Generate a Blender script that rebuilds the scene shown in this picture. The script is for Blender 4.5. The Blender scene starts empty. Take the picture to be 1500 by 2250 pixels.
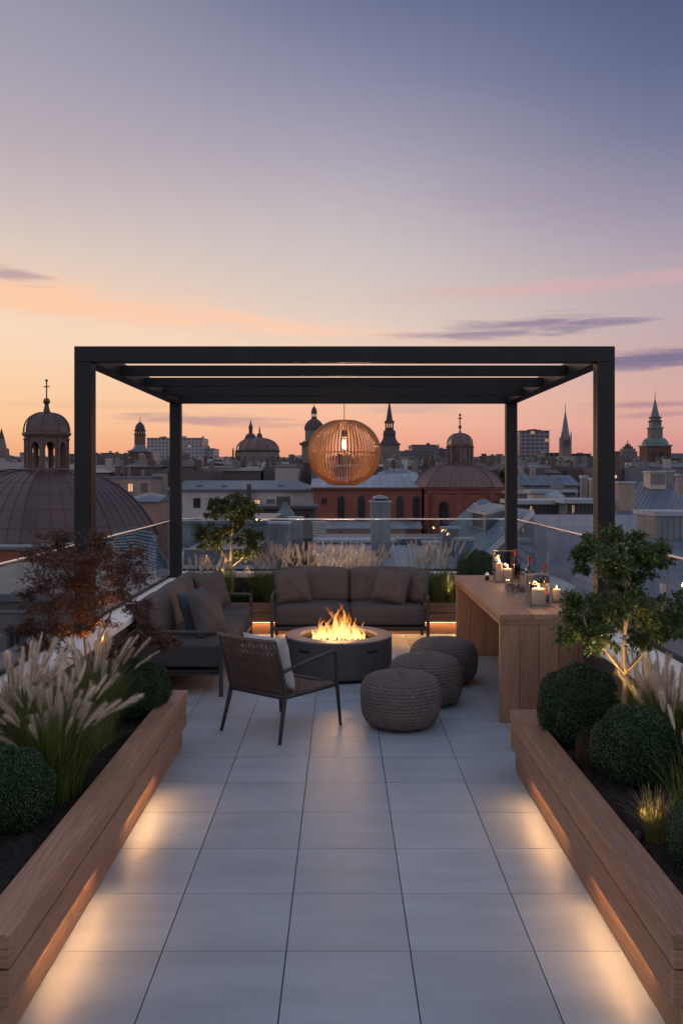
import bpy, math, random
import numpy as np
from mathutils import Vector, Matrix
R = math.radians
random.seed(7)
rng = np.random.default_rng(11)
scene = bpy.context.scene
COL = scene.collection
F = 1966.0          # focal length in photo pixels
EYE = 2.0           # eye height above the terrace floor

def P(px, py, Z):
    """a place in the world: photo column, photo row, metres from the camera"""
    return ((px - 750) * Z / F, Z, EYE - (py - 1050) * Z / F)
def X(px, Z): return (px - 750) * Z / F
def H(py, Z): return EYE - (py - 1050) * Z / F

# ------------------------------------------------------------------ materials
def new_mat(name):
    m = bpy.data.materials.new(name); m.use_nodes = True
    nt = m.node_tree
    b = nt.nodes['Principled BSDF']
    return m, nt, b
def node(nt, kind, **kw):
    n = nt.nodes.new(kind)
    for k, v in kw.items():
        if k.startswith('i_'):
            key = k[2:]
            n.inputs[int(key) if key.isdigit() else key.replace('_', ' ')].default_value = v
        else: setattr(n, k, v)
    return n
def mathn(nt, op, a, b=None, c=None, clamp=False):
    n = nt.nodes.new('ShaderNodeMath'); n.operation = op; n.use_clamp = clamp
    for i, v in enumerate((a, b, c)):
        if v is None: continue
        if isinstance(v, (int, float)): n.inputs[i].default_value = v
        else: nt.links.new(v, n.inputs[i])
    return n.outputs[0]
def mixc(nt, fac, a, b, blend='MIX'):
    n = nt.nodes.new('ShaderNodeMix'); n.data_type = 'RGBA'; n.blend_type = blend
    for s, v in ((n.inputs[0], fac), (n.inputs[6], a), (n.inputs[7], b)):
        if isinstance(v, (int, float)): s.default_value = v
        elif isinstance(v, (tuple, list)): s.default_value = (*v[:3], 1)
        else: nt.links.new(v, s)
    return n.outputs[2]
def maprange(nt, v, a, b, c=0.0, d=1.0, smooth=False):
    n = nt.nodes.new('ShaderNodeMapRange'); n.clamp = True
    if smooth: n.interpolation_type = 'SMOOTHSTEP'
    nt.links.new(v, n.inputs[0])
    for i, x in enumerate((a, b, c, d)): n.inputs[1 + i].default_value = x
    return n.outputs[0]

def basic(name, col, rough=0.6, metal=0.0, var=0.25, scale=3.0, bump=0.0, bscale=60.0, spec=0.5, stretch=(1, 1, 1), col2=None, tint=0.0, detail=6):
    """a material with large-scale wear in its colour, fine bump and per-face tint"""
    m, nt, b = new_mat(name)
    tc = node(nt, 'ShaderNodeTexCoord'); mp = node(nt, 'ShaderNodeMapping'); mp.inputs['Scale'].default_value = stretch
    nt.links.new(tc.outputs['Object'], mp.inputs[0])
    ns = node(nt, 'ShaderNodeTexNoise'); ns.inputs['Scale'].default_value = scale; ns.inputs['Detail'].default_value = detail
    ns.inputs['Roughness'].default_value = 0.62
    nt.links.new(mp.outputs[0], ns.inputs[0])
    dark = tuple(c * (1 - var) for c in col); light = tuple(min(1, c * (1 + var)) for c in (col2 or col))
    c = mixc(nt, maprange(nt, ns.outputs[0], 0.3, 0.7), dark, light)
    if tint:
        at = node(nt, 'ShaderNodeAttribute', attribute_name='tint')
        k = mathn(nt, 'MULTIPLY_ADD', at.outputs['Fac'], tint, 1 - tint / 2)
        cm = node(nt, 'ShaderNodeVectorMath', operation='SCALE'); nt.links.new(c, cm.inputs[0]); nt.links.new(k, cm.inputs['Scale'])
        c = cm.outputs[0]
    nt.links.new(c, b.inputs['Base Color'])
    b.inputs['Metallic'].default_value = metal; b.inputs['Specular IOR Level'].default_value = spec
    r = maprange(nt, ns.outputs[0], 0.25, 0.75, max(0, rough - 0.1), min(1, rough + 0.1)); nt.links.new(r, b.inputs['Roughness'])
    if bump:
        n2 = node(nt, 'ShaderNodeTexNoise'); n2.inputs['Scale'].default_value = bscale; n2.inputs['Detail'].default_value = 4
        nt.links.new(mp.outputs[0], n2.inputs[0])
        bp = node(nt, 'ShaderNodeBump'); bp.inputs['Strength'].default_value = bump; bp.inputs['Distance'].default_value = 0.02
        nt.links.new(n2.outputs[0], bp.inputs['Height']); nt.links.new(bp.outputs[0], b.inputs['Normal'])
    return m

def wood(name, axis, c1, c2, rough=0.55):
    """planks: grain runs along AXIS, each board (face tint) has its own tone"""
    m, nt, b = new_mat(name)
    tc = node(nt, 'ShaderNodeTexCoord')
    at = node(nt, 'ShaderNodeAttribute', attribute_name='tint')
    off = node(nt, 'ShaderNodeCombineXYZ')
    for i in range(3): nt.links.new(mathn(nt, 'MULTIPLY', at.outputs['Fac'], 17.0), off.inputs[i])
    add = node(nt, 'ShaderNodeVectorMath', operation='ADD'); nt.links.new(tc.outputs['Object'], add.inputs[0]); nt.links.new(off.outputs[0], add.inputs[1])
    mp = node(nt, 'ShaderNodeMapping'); s = [9.0, 9.0, 9.0]; s[axis] = 0.55; mp.inputs['Scale'].default_value = s
    nt.links.new(add.outputs[0], mp.inputs[0])
    n1 = node(nt, 'ShaderNodeTexNoise'); n1.inputs['Scale'].default_value = 1.6; n1.inputs['Detail'].default_value = 5; n1.inputs['Distortion'].default_value = 1.2
    nt.links.new(mp.outputs[0], n1.inputs[0])
    wv = mathn(nt, 'FRACT', mathn(nt, 'MULTIPLY', n1.outputs[0], 7.0))
    wv = mathn(nt, 'ABSOLUTE', mathn(nt, 'MULTIPLY_ADD', wv, 2.0, -1.0))
    mp2 = node(nt, 'ShaderNodeMapping'); s = [120.0, 120.0, 120.0]; s[axis] = 2.5; mp2.inputs['Scale'].default_value = s
    nt.links.new(add.outputs[0], mp2.inputs[0])
    n2 = node(nt, 'ShaderNodeTexNoise'); n2.inputs['Scale'].default_value = 1.0; n2.inputs['Detail'].default_value = 3
    nt.links.new(mp2.outputs[0], n2.inputs[0])
    f = mathn(nt, 'ADD', mathn(nt, 'MULTIPLY', wv, 0.45), mathn(nt, 'MULTIPLY', n2.outputs[0], 0.6), clamp=True)
    c = mixc(nt, f, c1, c2)
    k = mathn(nt, 'MULTIPLY_ADD', at.outputs['Fac'], 0.36, 0.82)
    sc = node(nt, 'ShaderNodeVectorMath', operation='SCALE'); nt.links.new(c, sc.inputs[0]); nt.links.new(k, sc.inputs['Scale'])
    nt.links.new(sc.outputs[0], b.inputs['Base Color'])
    b.inputs['Roughness'].default_value = rough; b.inputs['Specular IOR Level'].default_value = 0.35
    bp = node(nt, 'ShaderNodeBump'); bp.inputs['Strength'].default_value = 0.25; bp.inputs['Distance'].default_value = 0.004
    nt.links.new(f, bp.inputs['Height']); nt.links.new(bp.outputs[0], b.inputs['Normal'])
    return m

def leafy(name, c1, c2, trans=0.25, rough=0.45):
    m, nt, b = new_mat(name)
    at = node(nt, 'ShaderNodeAttribute', attribute_name='tint')
    c = mixc(nt, at.outputs['Fac'], c1, c2)
    nt.links.new(c, b.inputs['Base Color']); b.inputs['Roughness'].default_value = rough; b.inputs['Specular IOR Level'].default_value = 0.35
    t = node(nt, 'ShaderNodeBsdfTranslucent'); nt.links.new(c, t.inputs[0])
    mx = node(nt, 'ShaderNodeMixShader'); mx.inputs[0].default_value = trans
    nt.links.new(b.outputs[0], mx.inputs[1]); nt.links.new(t.outputs[0], mx.inputs[2])
    nt.links.new(mx.outputs[0], nt.nodes['Material Output'].inputs[0])
    return m

def glass(name, tint=(0.9, 0.94, 0.95), rough=0.02, refl=1.0):
    """thin clear glass: passes light straight through and mirrors at grazing angles"""
    m, nt, b = new_mat(name); nt.nodes.remove(b)
    tr = node(nt, 'ShaderNodeBsdfTransparent'); tr.inputs[0].default_value = (*tint, 1)
    gl = node(nt, 'ShaderNodeBsdfGlossy'); gl.inputs['Roughness'].default_value = rough; gl.inputs[0].default_value = (refl, refl, refl, 1)
    fr = node(nt, 'ShaderNodeFresnel'); fr.inputs[0].default_value = 1.18
    mx = node(nt, 'ShaderNodeMixShader')
    geo = node(nt, 'ShaderNodeNewGeometry'); fr.inputs[0].default_value = 1.45
    nt.links.new(mathn(nt, 'MULTIPLY', fr.outputs[0], mathn(nt, 'SUBTRACT', 1.0, geo.outputs['Backfacing'])), mx.inputs[0]); nt.links.new(tr.outputs[0], mx.inputs[1]); nt.links.new(gl.outputs[0], mx.inputs[2])
    nt.links.new(mx.outputs[0], nt.nodes['Material Output'].inputs[0])
    return m
def emit(name, col, strength):
    m, nt, b = new_mat(name)
    b.inputs['Base Color'].default_value = (*col, 1)
    b.inputs['Emission Color'].default_value = (*col, 1); b.inputs['Emission Strength'].default_value = strength
    return m

# ------------------------------------------------------------------ mesh builder
class MB:
    def __init__(s): s.v = []; s.f = []; s.t = []
    def add(s, vs, fs, tint=None):
        o = len(s.v); s.v.extend([tuple(map(float, p)) for p in vs])
        if tint is None: tint = random.random()
        for f in fs: s.f.append(tuple(o + i for i in f)); s.t.append(tint)
        return s
    def box(s, c, d, rz=0.0, tint=None, rx=0.0):
        x, y, z = (k / 2 for k in d)
        vs = [Vector((a * x, b * y, e * z)) for e in (-1, 1) for b in (-1, 1) for a in (-1, 1)]
        M = Matrix.Translation(c) @ Matrix.Rotation(rz, 4, 'Z') @ Matrix.Rotation(rx, 4, 'X')
        return s.add([M @ p for p in vs], [(0, 2, 3, 1), (4, 5, 7, 6), (0, 1, 5, 4), (1, 3, 7, 5), (3, 2, 6, 7), (2, 0, 4, 6)], tint)
    def b2(s, lo, hi, tint=None):
        return s.box([(a + b) / 2 for a, b in zip(lo, hi)], [abs(b - a) for a, b in zip(lo, hi)], tint=tint)
    def lathe(s, prof, n=24, c=(0, 0, 0), a0=0.0, cap=True, tint=None):
        vs = []; fs = []; m = len(prof)
        for i in range(n):
            a = a0 + 2 * math.pi * i / n
            for r, z in prof: vs.append((c[0] + r * math.sin(a), c[1] - r * math.cos(a), c[2] + z))
        for i in range(n):
            j = (i + 1) % n
            for k in range(m - 1): fs.append((i * m + k, j * m + k, j * m + k + 1, i * m + k + 1))
        if cap:
            if prof[0][0] > 1e-5: fs.append(tuple(i * m for i in range(n))[::-1])
            if prof[-1][0] > 1e-5: fs.append(tuple(i * m + m - 1 for i in range(n)))
        return s.add(vs, fs, tint)
    def tube(s, pts, rad, n=6, tint=None, cap=True):
        pts = [Vector(p) for p in pts]; m = len(pts)
        if not hasattr(rad, '__len__'): rad = [rad] * m
        up = Vector((0.13, 0.21, 0.97)); vs = []; fs = []; pn = None
        for i, p in enumerate(pts):
            d = (pts[min(i + 1, m - 1)] - pts[max(i - 1, 0)]).normalized()
            if pn is None:
                pn = d.cross(up)
                if pn.length < 1e-3: pn = d.cross(Vector((1, 0, 0)))
            pn = (pn - d * pn.dot(d)).normalized(); q = d.cross(pn)
            for k in range(n):
                a = 2 * math.pi * k / n
                vs.append(p + (pn * math.cos(a) + q * math.sin(a)) * rad[i])
        for i in range(m - 1):
            for k in range(n):
                l = (k + 1) % n
                fs.append((i * n + k, i * n + l, (i + 1) * n + l, (i + 1) * n + k))
        if cap: fs.append(tuple(range(n))[::-1]); fs.append(tuple((m - 1) * n + k for k in range(n)))
        return s.add(vs, fs, tint)
    def prism(s, poly, axis, a, b, tint=None):
        """polygon in the two other axes, extruded along AXIS from a to b"""
        n = len(poly); vs = []
        for t in (a, b):
            for u, w in poly:
                p = [u, w]; p.insert(axis, t); vs.append(p)
        fs = [tuple(range(n))[::-1], tuple(range(n, 2 * n))] + [(i, (i + 1) % n, n + (i + 1) % n, n + i) for i in range(n)]
        return s.add(vs, fs, tint)
    def slab(s, A, B, C, D, th, tint=None):
        """a thick sheet with corners A B C D, thickened downwards along its normal"""
        A, B, C, D = map(Vector, (A, B, C, D)); nr = (B - A).cross(D - A).normalized()
        if nr.z < 0: nr = -nr
        q = [p - nr * th for p in (A, B, C, D)]
        return s.add([A, B, C, D] + q, [(0, 1, 2, 3), (7, 6, 5, 4), (0, 4, 5, 1), (1, 5, 6, 2), (2, 6, 7, 3), (3, 7, 4, 0)], tint)
    def build(s, name, mat, parent=None, bevel=0, smooth=False, local=False, seg=2):
        return link(name, np.array(s.v, dtype=np.float64).reshape(-1, 3), s.f, s.t, mat, parent, bevel, smooth, local, seg)

def offset(o):
    v = Vector((0, 0, 0))
    while o is not None: v += o.location; o = o.parent
    return v
def link(name, v, faces, tint, mat, parent=None, bevel=0, smooth=False, local=False, seg=2):
    me = bpy.data.meshes.new(name)
    if parent is not None and not local: v = v - np.array(offset(parent))
    if isinstance(faces, np.ndarray):
        nf, k = faces.shape
        me.vertices.add(len(v)); me.vertices.foreach_set('co', np.ascontiguousarray(v, dtype=np.float32).ravel())
        me.loops.add(nf * k); me.loops.foreach_set('vertex_index', faces.astype(np.int32).ravel())
        me.polygons.add(nf); me.polygons.foreach_set('loop_start', np.arange(0, nf * k, k, dtype=np.int32))
        me.update(calc_edges=True)
    else:
        me.from_pydata([tuple(p) for p in v], [], faces)
    if tint is not None and len(me.polygons) == len(tint):
        a = me.attributes.new('tint', 'FLOAT', 'FACE'); a.data.foreach_set('value', np.asarray(tint, dtype=np.float32))
    me.materials.append(mat)
    if smooth: me.polygons.foreach_set('use_smooth', np.ones(len(me.polygons), dtype=bool))
    o = bpy.data.objects.new(name, me); COL.objects.link(o)
    if parent is not None: o.parent = parent
    if bevel:
        md = o.modifiers.new('Bevel', 'BEVEL'); md.width = bevel; md.segments = seg; md.limit_method = 'ANGLE'; md.angle_limit = R(40)
        md.harden_normals = False
    return o
def tag(o, label=None, cat=None, group=None, kind=None):
    if label: o['label'] = label
    if cat: o['category'] = cat
    if group: o['group'] = group
    if kind: o['kind'] = kind
    return o
def thing(name, label, cat, loc=(0, 0, 0), rz=0.0, group=None):
    o = bpy.data.objects.new(name, None); COL.objects.link(o); o.empty_display_size = 0.2
    o.location = loc; o.rotation_euler = (0, 0, rz)
    return tag(o, label, cat, group)
def copy_tree(o, parent=None):
    c = o.copy(); COL.objects.link(c)
    if parent is not None: c.parent = parent
    for ch in o.children: copy_tree(ch, c)
    return c
def lamp(name, kind, loc, power, col, parent=None, **kw):
    l = bpy.data.lights.new(name, kind); l.energy = power; l.color = col
    for k, v in kw.items(): setattr(l, k, v)
    o = bpy.data.objects.new(name, l); COL.objects.link(o); o.location = Vector(loc) - (offset(parent) if parent else Vector())
    if parent: o.parent = parent
    return o
def aim(o, d): o.rotation_euler = Vector(d).to_track_quat('-Z', 'Y').to_euler()

def rounded(size, rad, n=10, puff=(0, 0, 0), noise=0.0):
    """a soft upholstered block; returns verts, quads"""
    sx, sy, sz = (k / 2 for k in size); vs = []; fs = []
    g = np.linspace(-1, 1, n + 1)
    for ax in range(3):
        for sg in (-1, 1):
            o = len(vs); u, w = [i for i in range(3) if i != ax]
            for a in g:
                for b in g:
                    p = [0, 0, 0]; p[ax] = sg; p[u] = a; p[w] = b; vs.append(p)
            for i in range(n):
                for j in range(n):
                    q = (o + i * (n + 1) + j, o + (i + 1) * (n + 1) + j, o + (i + 1) * (n + 1) + j + 1, o + i * (n + 1) + j + 1)
                    flip = (sg > 0) ^ (ax == 1)
                    fs.append(q if flip else q[::-1])
    v = np.array(vs, float); s = np.array([sx, sy, sz])
    # concentrate samples near the edges so the roundness resolves
    v = np.sign(v) * np.abs(v) ** 0.75
    p = v * s; inner = np.maximum(s - rad, 1e-4); c = np.clip(p, -inner, inner); d = p - c
    L = np.linalg.norm(d, axis=1, keepdims=True); q = np.where(L > 1e-9, c + d / np.maximum(L, 1e-9) * rad, p)
    e = 1 - np.clip(np.abs(v), 0, 1) ** 2.2
    for ax in range(3):
        u, w = [i for i in range(3) if i != ax]
        q[:, ax] += np.sign(v[:, ax]) * puff[ax] * e[:, u] * e[:, w] * (np.abs(v[:, ax]) > 0.98)
    if noise:
        q += noise * np.stack([np.sin(q[:, 1] * 17 + 1.3) * np.cos(q[:, 2] * 13), np.sin(q[:, 0] * 15) * np.cos(q[:, 2] * 11 + .7), np.sin(q[:, 0] * 13 + .4) * np.cos(q[:, 1] * 16)], 1)
    return q, fs
def pillow(w, h, th, n=18, seed=0):
    """a scatter cushion standing in the xz plane with pinched corners"""
    g = np.linspace(-1, 1, n + 1); r = np.random.default_rng(seed); ph = r.uniform(0, 6, 6)
    A, B = np.meshgrid(g, g, indexing='ij'); A = np.sign(A) * np.abs(A) ** .85; B = np.sign(B) * np.abs(B) ** .85
    t = ((1 - A ** 4) * (1 - B ** 4)).clip(0) ** 0.55
    pin = 1 - 0.07 * (1 - A ** 2), 1 - 0.07 * (1 - B ** 2)
    x = A * w / 2 * (1 - 0.06 * (1 - B ** 2)); z = B * h / 2 * (1 - 0.06 * (1 - A ** 2))
    wr = 0.10 * np.sin(A * 5 + ph[0]) * np.sin(B * 4 + ph[1]) + 0.06 * np.sin(A * 9 + B * 7 + ph[2]) + 0.05 * np.sin(A * 3 - B * 11 + ph[3])
    y = th / 2 * t * (1 + wr)
    vs = np.concatenate([np.stack([x, -y, z], -1).reshape(-1, 3), np.stack([x, y * .9, z], -1).reshape(-1, 3)])
    fs = []; m = n + 1
    for i in range(n):
        for j in range(n):
            a, b, c, d = i * m + j, (i + 1) * m + j, (i + 1) * m + j + 1, i * m + j + 1
            fs.append((a, b, c, d)); o = m * m; fs.append((o + d, o + c, o + b, o + a))
    return vs, fs
def xf(v, loc=(0, 0, 0), rx=0, ry=0, rz=0):
    M = Matrix.Translation(loc) @ Matrix.Rotation(rz, 4, 'Z') @ Matrix.Rotation(rx, 4, 'X') @ Matrix.Rotation(ry, 4, 'Y')
    M = np.array(M); return v @ M[:3, :3].T + M[:3, 3]
# ------------------------------------------------------------------ camera, sky, sun
cam_data = bpy.data.cameras.new('camera'); cam = bpy.data.objects.new('camera', cam_data); COL.objects.link(cam)
cam.location = (0, 0, EYE); cam.rotation_euler = (R(90), 0, 0)
cam_data.sensor_fit = 'VERTICAL'; cam_data.sensor_height = 36; cam_data.lens = F / 2250 * 36
cam_data.shift_y = -(1125 - 1050) / 2250
cam_data.clip_start = 0.05; cam_data.clip_end = 6000
scene.camera = cam
scene.view_settings.view_transform = 'Standard'; scene.view_settings.look = 'None'
scene.view_settings.gamma = 1; scene.view_settings.exposure = 0
scene.view_settings.use_curve_mapping = False
scene.cycles.use_denoising = True
scene.cycles.max_bounces = 8; scene.cycles.transparent_max_bounces = 24
scene.cycles.sample_clamp_indirect = 4.0

def srgb(r, g, b):
    return tuple(((c / 255) / 12.92 if c / 255 <= 0.04045 else ((c / 255 + 0.055) / 1.055) ** 2.4) for c in (r, g, b))
world = bpy.data.worlds.new('World'); scene.world = world; world.use_nodes = True
nt = world.node_tree
for n in list(nt.nodes): nt.nodes.remove(n)
tc = node(nt, 'ShaderNodeTexCoord'); sp = node(nt, 'ShaderNodeSeparateXYZ'); nt.links.new(tc.outputs['Generated'], sp.inputs[0])
sx, sy, sz = sp.outputs
hyp = mathn(nt, 'SQRT', mathn(nt, 'ADD', mathn(nt, 'MULTIPLY', sx, sx), mathn(nt, 'MULTIPLY', sy, sy)))
elev = mathn(nt, 'ARCTAN2', sz, hyp); azi = mathn(nt, 'ARCTAN2', sx, sy)      # radians; 0 = straight over the terrace, + = right
SKY_ROWS = (1050, 1000, 940, 880, 800, 720, 640, 560, 460, 340, 180, 0)
def ramp(cols, top):
    cr = node(nt, 'ShaderNodeValToRGB'); nt.links.new(mathn(nt, 'DIVIDE', elev, math.pi / 2, clamp=True), cr.inputs[0])
    el = cr.color_ramp.elements
    el[0].position = 0.0; el[0].color = (*srgb(*cols[0]), 1)
    el[1].position = 1.0; el[1].color = (*srgb(*top), 1)
    for row, c in list(zip(SKY_ROWS, cols))[1:]:
        e = el.new(math.atan((1050 - row) / F) / (math.pi / 2)); e.color = (*srgb(*c), 1)
    return cr.outputs[0]
SKY_L = [(226,140,112),(242,170,130),(251,197,150),(251,206,164),(251,214,180),(248,215,186),(238,207,184),(220,201,190),(202,187,187),(184,172,180),(166,160,176),(148,148,166)]
SKY_C = [(220,132,112),(238,160,134),(246,182,153),(247,194,164),(241,205,182),(229,206,192),(216,200,193),(206,194,193),(192,182,188),(170,163,179),(139,140,166),(110,116,148)]
SKY_R = [(186,124,124),(208,144,139),(220,163,153),(215,170,162),(201,168,168),(191,170,176),(184,168,176),(168,156,172),(144,140,164),(118,122,151),(94,103,138),(78,89,125)]
cl = ramp(SKY_L, (150, 166, 204)); cc = ramp(SKY_C, (150, 166, 204)); cR = ramp(SKY_R, (150, 166, 204))
col = mixc(nt, maprange(nt, azi, -0.42, 0.08, smooth=True), cl, cc)
col = mixc(nt, maprange(nt, azi, -0.04, 0.42, smooth=True), col, cR)
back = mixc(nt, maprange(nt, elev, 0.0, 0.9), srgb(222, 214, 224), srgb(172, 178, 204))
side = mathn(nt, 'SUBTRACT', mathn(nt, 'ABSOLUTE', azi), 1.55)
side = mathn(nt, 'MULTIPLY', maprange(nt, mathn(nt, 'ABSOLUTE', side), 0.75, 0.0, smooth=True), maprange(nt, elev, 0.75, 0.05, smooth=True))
back = mixc(nt, mathn(nt, 'MULTIPLY', side, 0.9), back, (1.15, 0.98, 0.94))  # unseen back and side sky, brightened to light the terrace and dome facets
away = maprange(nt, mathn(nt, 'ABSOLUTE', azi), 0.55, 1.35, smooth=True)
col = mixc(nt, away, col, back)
# thin cloud bars lit by the afterglow: long ellipses in azimuth / elevation, torn by noise
cmb = node(nt, 'ShaderNodeCombineXYZ'); nt.links.new(mathn(nt, 'MULTIPLY', azi, 7.0), cmb.inputs[0]); nt.links.new(mathn(nt, 'MULTIPLY', elev, 75.0), cmb.inputs[1])
cn = node(nt, 'ShaderNodeTexNoise'); cn.inputs['Scale'].default_value = 1.6; cn.inputs['Detail'].default_value = 9; cn.inputs['Roughness'].default_value = 0.6; cn.inputs['Distortion'].default_value = 0.6
nt.links.new(cmb.outputs[0], cn.inputs[0])
def cloud(base, px, py, wpx, hpx, c, amt, slope=0.0, soft=0.8):
    a0 = math.atan((px - 750) / F); e0 = math.atan((1050 - py) / F * math.cos(a0)); w = wpx / F; h = hpx / F
    da = mathn(nt, 'DIVIDE', mathn(nt, 'SUBTRACT', azi, a0), w)
    de = mathn(nt, 'SUBTRACT', mathn(nt, 'SUBTRACT', elev, e0), mathn(nt, 'MULTIPLY', da, slope * w))
    de = mathn(nt, 'DIVIDE', de, h)
    r = mathn(nt, 'ADD', mathn(nt, 'MULTIPLY', da, da), mathn(nt, 'MULTIPLY', de, de))
    r = mathn(nt, 'ADD', mathn(nt, 'SQRT', r), mathn(nt, 'MULTIPLY_ADD', cn.outputs[0], 2.6, -1.3))
    f = mathn(nt, 'MULTIPLY', maprange(nt, r, 1.25, 1.0 - soft, smooth=True), amt)
    return mixc(nt, f, base, srgb(*c))
col = cloud(col, 60, 650, 520, 44, (255, 203, 166), 0.95, -0.09, 1.0)
col = cloud(col, 480, 700, 480, 26, (253, 205, 176), 0.85, -0.075, 1.0)
col = cloud(col, 250, 745, 420, 40, (250, 218, 190), 0.5, -0.03, 1.0)
col = cloud(col, 15, 603, 85, 17, (178, 154, 162), 0.8, -0.06, .9)
col = cloud(col, 1230, 632, 420, 20, (224, 172, 172), 0.55, 0.03, 1.0)
col = cloud(col, 1230, 425, 300, 70, (166, 142, 168), 0.22, -0.08, 1.0)
col = cloud(col, 1190, 712, 200, 20, (150, 132, 154), 0.9, 0.03, 0.9)
col = cloud(col, 1050, 736, 190, 12, (158, 138, 158), 0.85, 0.0, 0.9)
col = cloud(col, 1330, 708, 110, 10, (152, 134, 156), 0.8, 0.06, 0.9)
col = cloud(col, 1480, 786, 190, 22, (124, 114, 144), 0.95, 0.03, 0.8)
col = cloud(col, 430, 921, 170, 13, (190, 150, 148), 0.85, 0.0, 0.8)
col = cloud(col, 640, 935, 150, 8, (216, 164, 148), 0.7, 0.0, 0.9)
col = cloud(col, 905, 897, 130, 16, (208, 170, 162), 0.6, 0.0, 0.9)
col = cloud(col, 240, 890, 300, 12, (240, 190, 150), 0.5, 0.0, 0.9)
col = cloud(col, 1440, 888, 150, 8, (174, 136, 146), 0.8, 0.02, 0.9)
col = cloud(col, 1410, 914, 110, 8, (178, 138, 148), 0.6, 0.02, 0.9)
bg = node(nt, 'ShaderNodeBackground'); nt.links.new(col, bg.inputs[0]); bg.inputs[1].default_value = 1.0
# a trace of physical dusk sky under it, sun just gone below the roofs on the left
ns = node(nt, 'ShaderNodeTexSky', sky_type='NISHITA', sun_disc=False); ns.sun_elevation = R(3); ns.sun_rotation = R(-38)
bg2 = node(nt, 'ShaderNodeBackground'); nt.links.new(ns.outputs[0], bg2.inputs[0]); bg2.inputs[1].default_value = 0.0004
ad = node(nt, 'ShaderNodeAddShader'); nt.links.new(bg.outputs[0], ad.inputs[0]); nt.links.new(bg2.outputs[0], ad.inputs[1])
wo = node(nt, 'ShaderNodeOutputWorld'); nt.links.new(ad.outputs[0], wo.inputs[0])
sun = lamp('afterglow_sun', 'SUN', (-60, 60, 40), 0.35, (1.0, 0.62, 0.40), angle=R(12))
aim(sun, (math.sin(R(38)), -math.cos(R(38)), -math.tan(R(6))))
# ------------------------------------------------------------------ materials of the terrace
OAK1, OAK2 = (0.185, 0.098, 0.060), (0.40, 0.225, 0.140)
oak_y = wood('oak_planks_lengthwise', 1, OAK1, OAK2); oak_x = wood('oak_planks_crosswise', 0, OAK1, OAK2); oak_z = wood('oak_planks_upright', 2, OAK1, OAK2)
m_tile = basic('porcelain_tile', (0.325, 0.375, 0.415), 0.42, var=0.15, scale=1.3, bump=0.08, bscale=40, stretch=(1, 4, 4), tint=0.18, detail=9)
m_joint = basic('tile_joint', (0.03, 0.03, 0.033), 0.9)
m_frame = basic('anthracite_metal', (0.009, 0.009, 0.011), 0.5, metal=0.0, spec=0.3, var=0.12, scale=2.0)
m_bronze = basic('taupe_powder_coated_metal', (0.055, 0.050, 0.048), 0.5, metal=0.2, var=0.12, scale=4.0)
m_stone = basic('pale_coping_stone', (0.82, 0.77, 0.70), 0.5, var=0.12, scale=2.5, bump=0.08, bscale=40)
m_darkwall = basic('dark_wall_cladding', (0.030, 0.028, 0.028), 0.5, var=0.2, scale=2)
m_glass = glass('clear_balustrade_glass', (0.86, 0.90, 0.92))
m_rail = basic('brushed_steel_rail', (0.80, 0.76, 0.70), 0.22, metal=1.0, var=0.06, scale=6)
m_led = emit('warm_led', (1.0, 0.58, 0.24), 8.0)
m_soil = basic('dark_bark_mulch', (0.030, 0.025, 0.023), 0.95, var=0.6, scale=40, bump=0.8, bscale=90, spec=0.15)
WARM = (1.0, 0.49, 0.20)

# ------------------------------------------------------------------ floor: one sheet of tiles with open joints
XL, XR, YB = -1.93, 1.95, 12.05
mb = MB(); T = 0.5235; gx, gy = -0.233, 3.781
vs_lo = -2.2
mb.b2((XL - .02, -3.0, -0.30), (XR + .02, YB, -0.012), 0.5)
base = mb.build('floor_bed', m_joint); tag(base, kind='structure')
mb = MB()
for i in range(-4, 5):
    for j in range(-13, 16):
        x0, x1 = gx + i * T + .0026, gx + (i + 1) * T - .0026; y0, y1 = gy + j * T + .0021, gy + (j + 1) * T - .0021
        x0, x1 = max(x0, XL), min(x1, XR); y1 = min(y1, YB)
        if x1 - x0 < .02 or y1 - y0 < .02: continue
        mb.b2((x0, y0, -0.0115), (x1, y1, 0), random.random())
fl = mb.build('floor', m_tile); tag(fl, kind='structure')

# ------------------------------------------------------------------ parapet walls with pale coping and glass balustrades
def parapet(label, glabel, lo, hi, inner, side):
    """side: 'x' runs along y, 'y' runs along x"""
    w = thing('parapet_wall', label, 'wall', ((lo[0] + hi[0]) / 2, (lo[1] + hi[1]) / 2, 0))
    MB().b2((lo[0] + .02, lo[1] + .02 * (side == 'y'), -22), (hi[0] - .02, hi[1] - .02 * (side == 'y'), 0.655), .5).build('wall_body', m_darkwall, w)
    MB().b2((lo[0], lo[1], 0.657), (hi[0], hi[1], 0.72), .5).build('coping', m_stone, w, bevel=.008)
    return w
parapet('dark parapet wall with wide pale coping behind the maple and the long sofa', '', (-2.30, -3.0), (-1.93, 12.05), 0, 'x')
parapet('dark parapet wall with wide pale coping beside the bar counter', '', (1.95, -3.0), (2.44, 12.05), 0, 'x')
parapet('dark parapet wall with pale coping behind the pale grass plumes of the rear planter', '', (-2.30, 12.052), (2.44, 12.40), 0, 'y')
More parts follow.
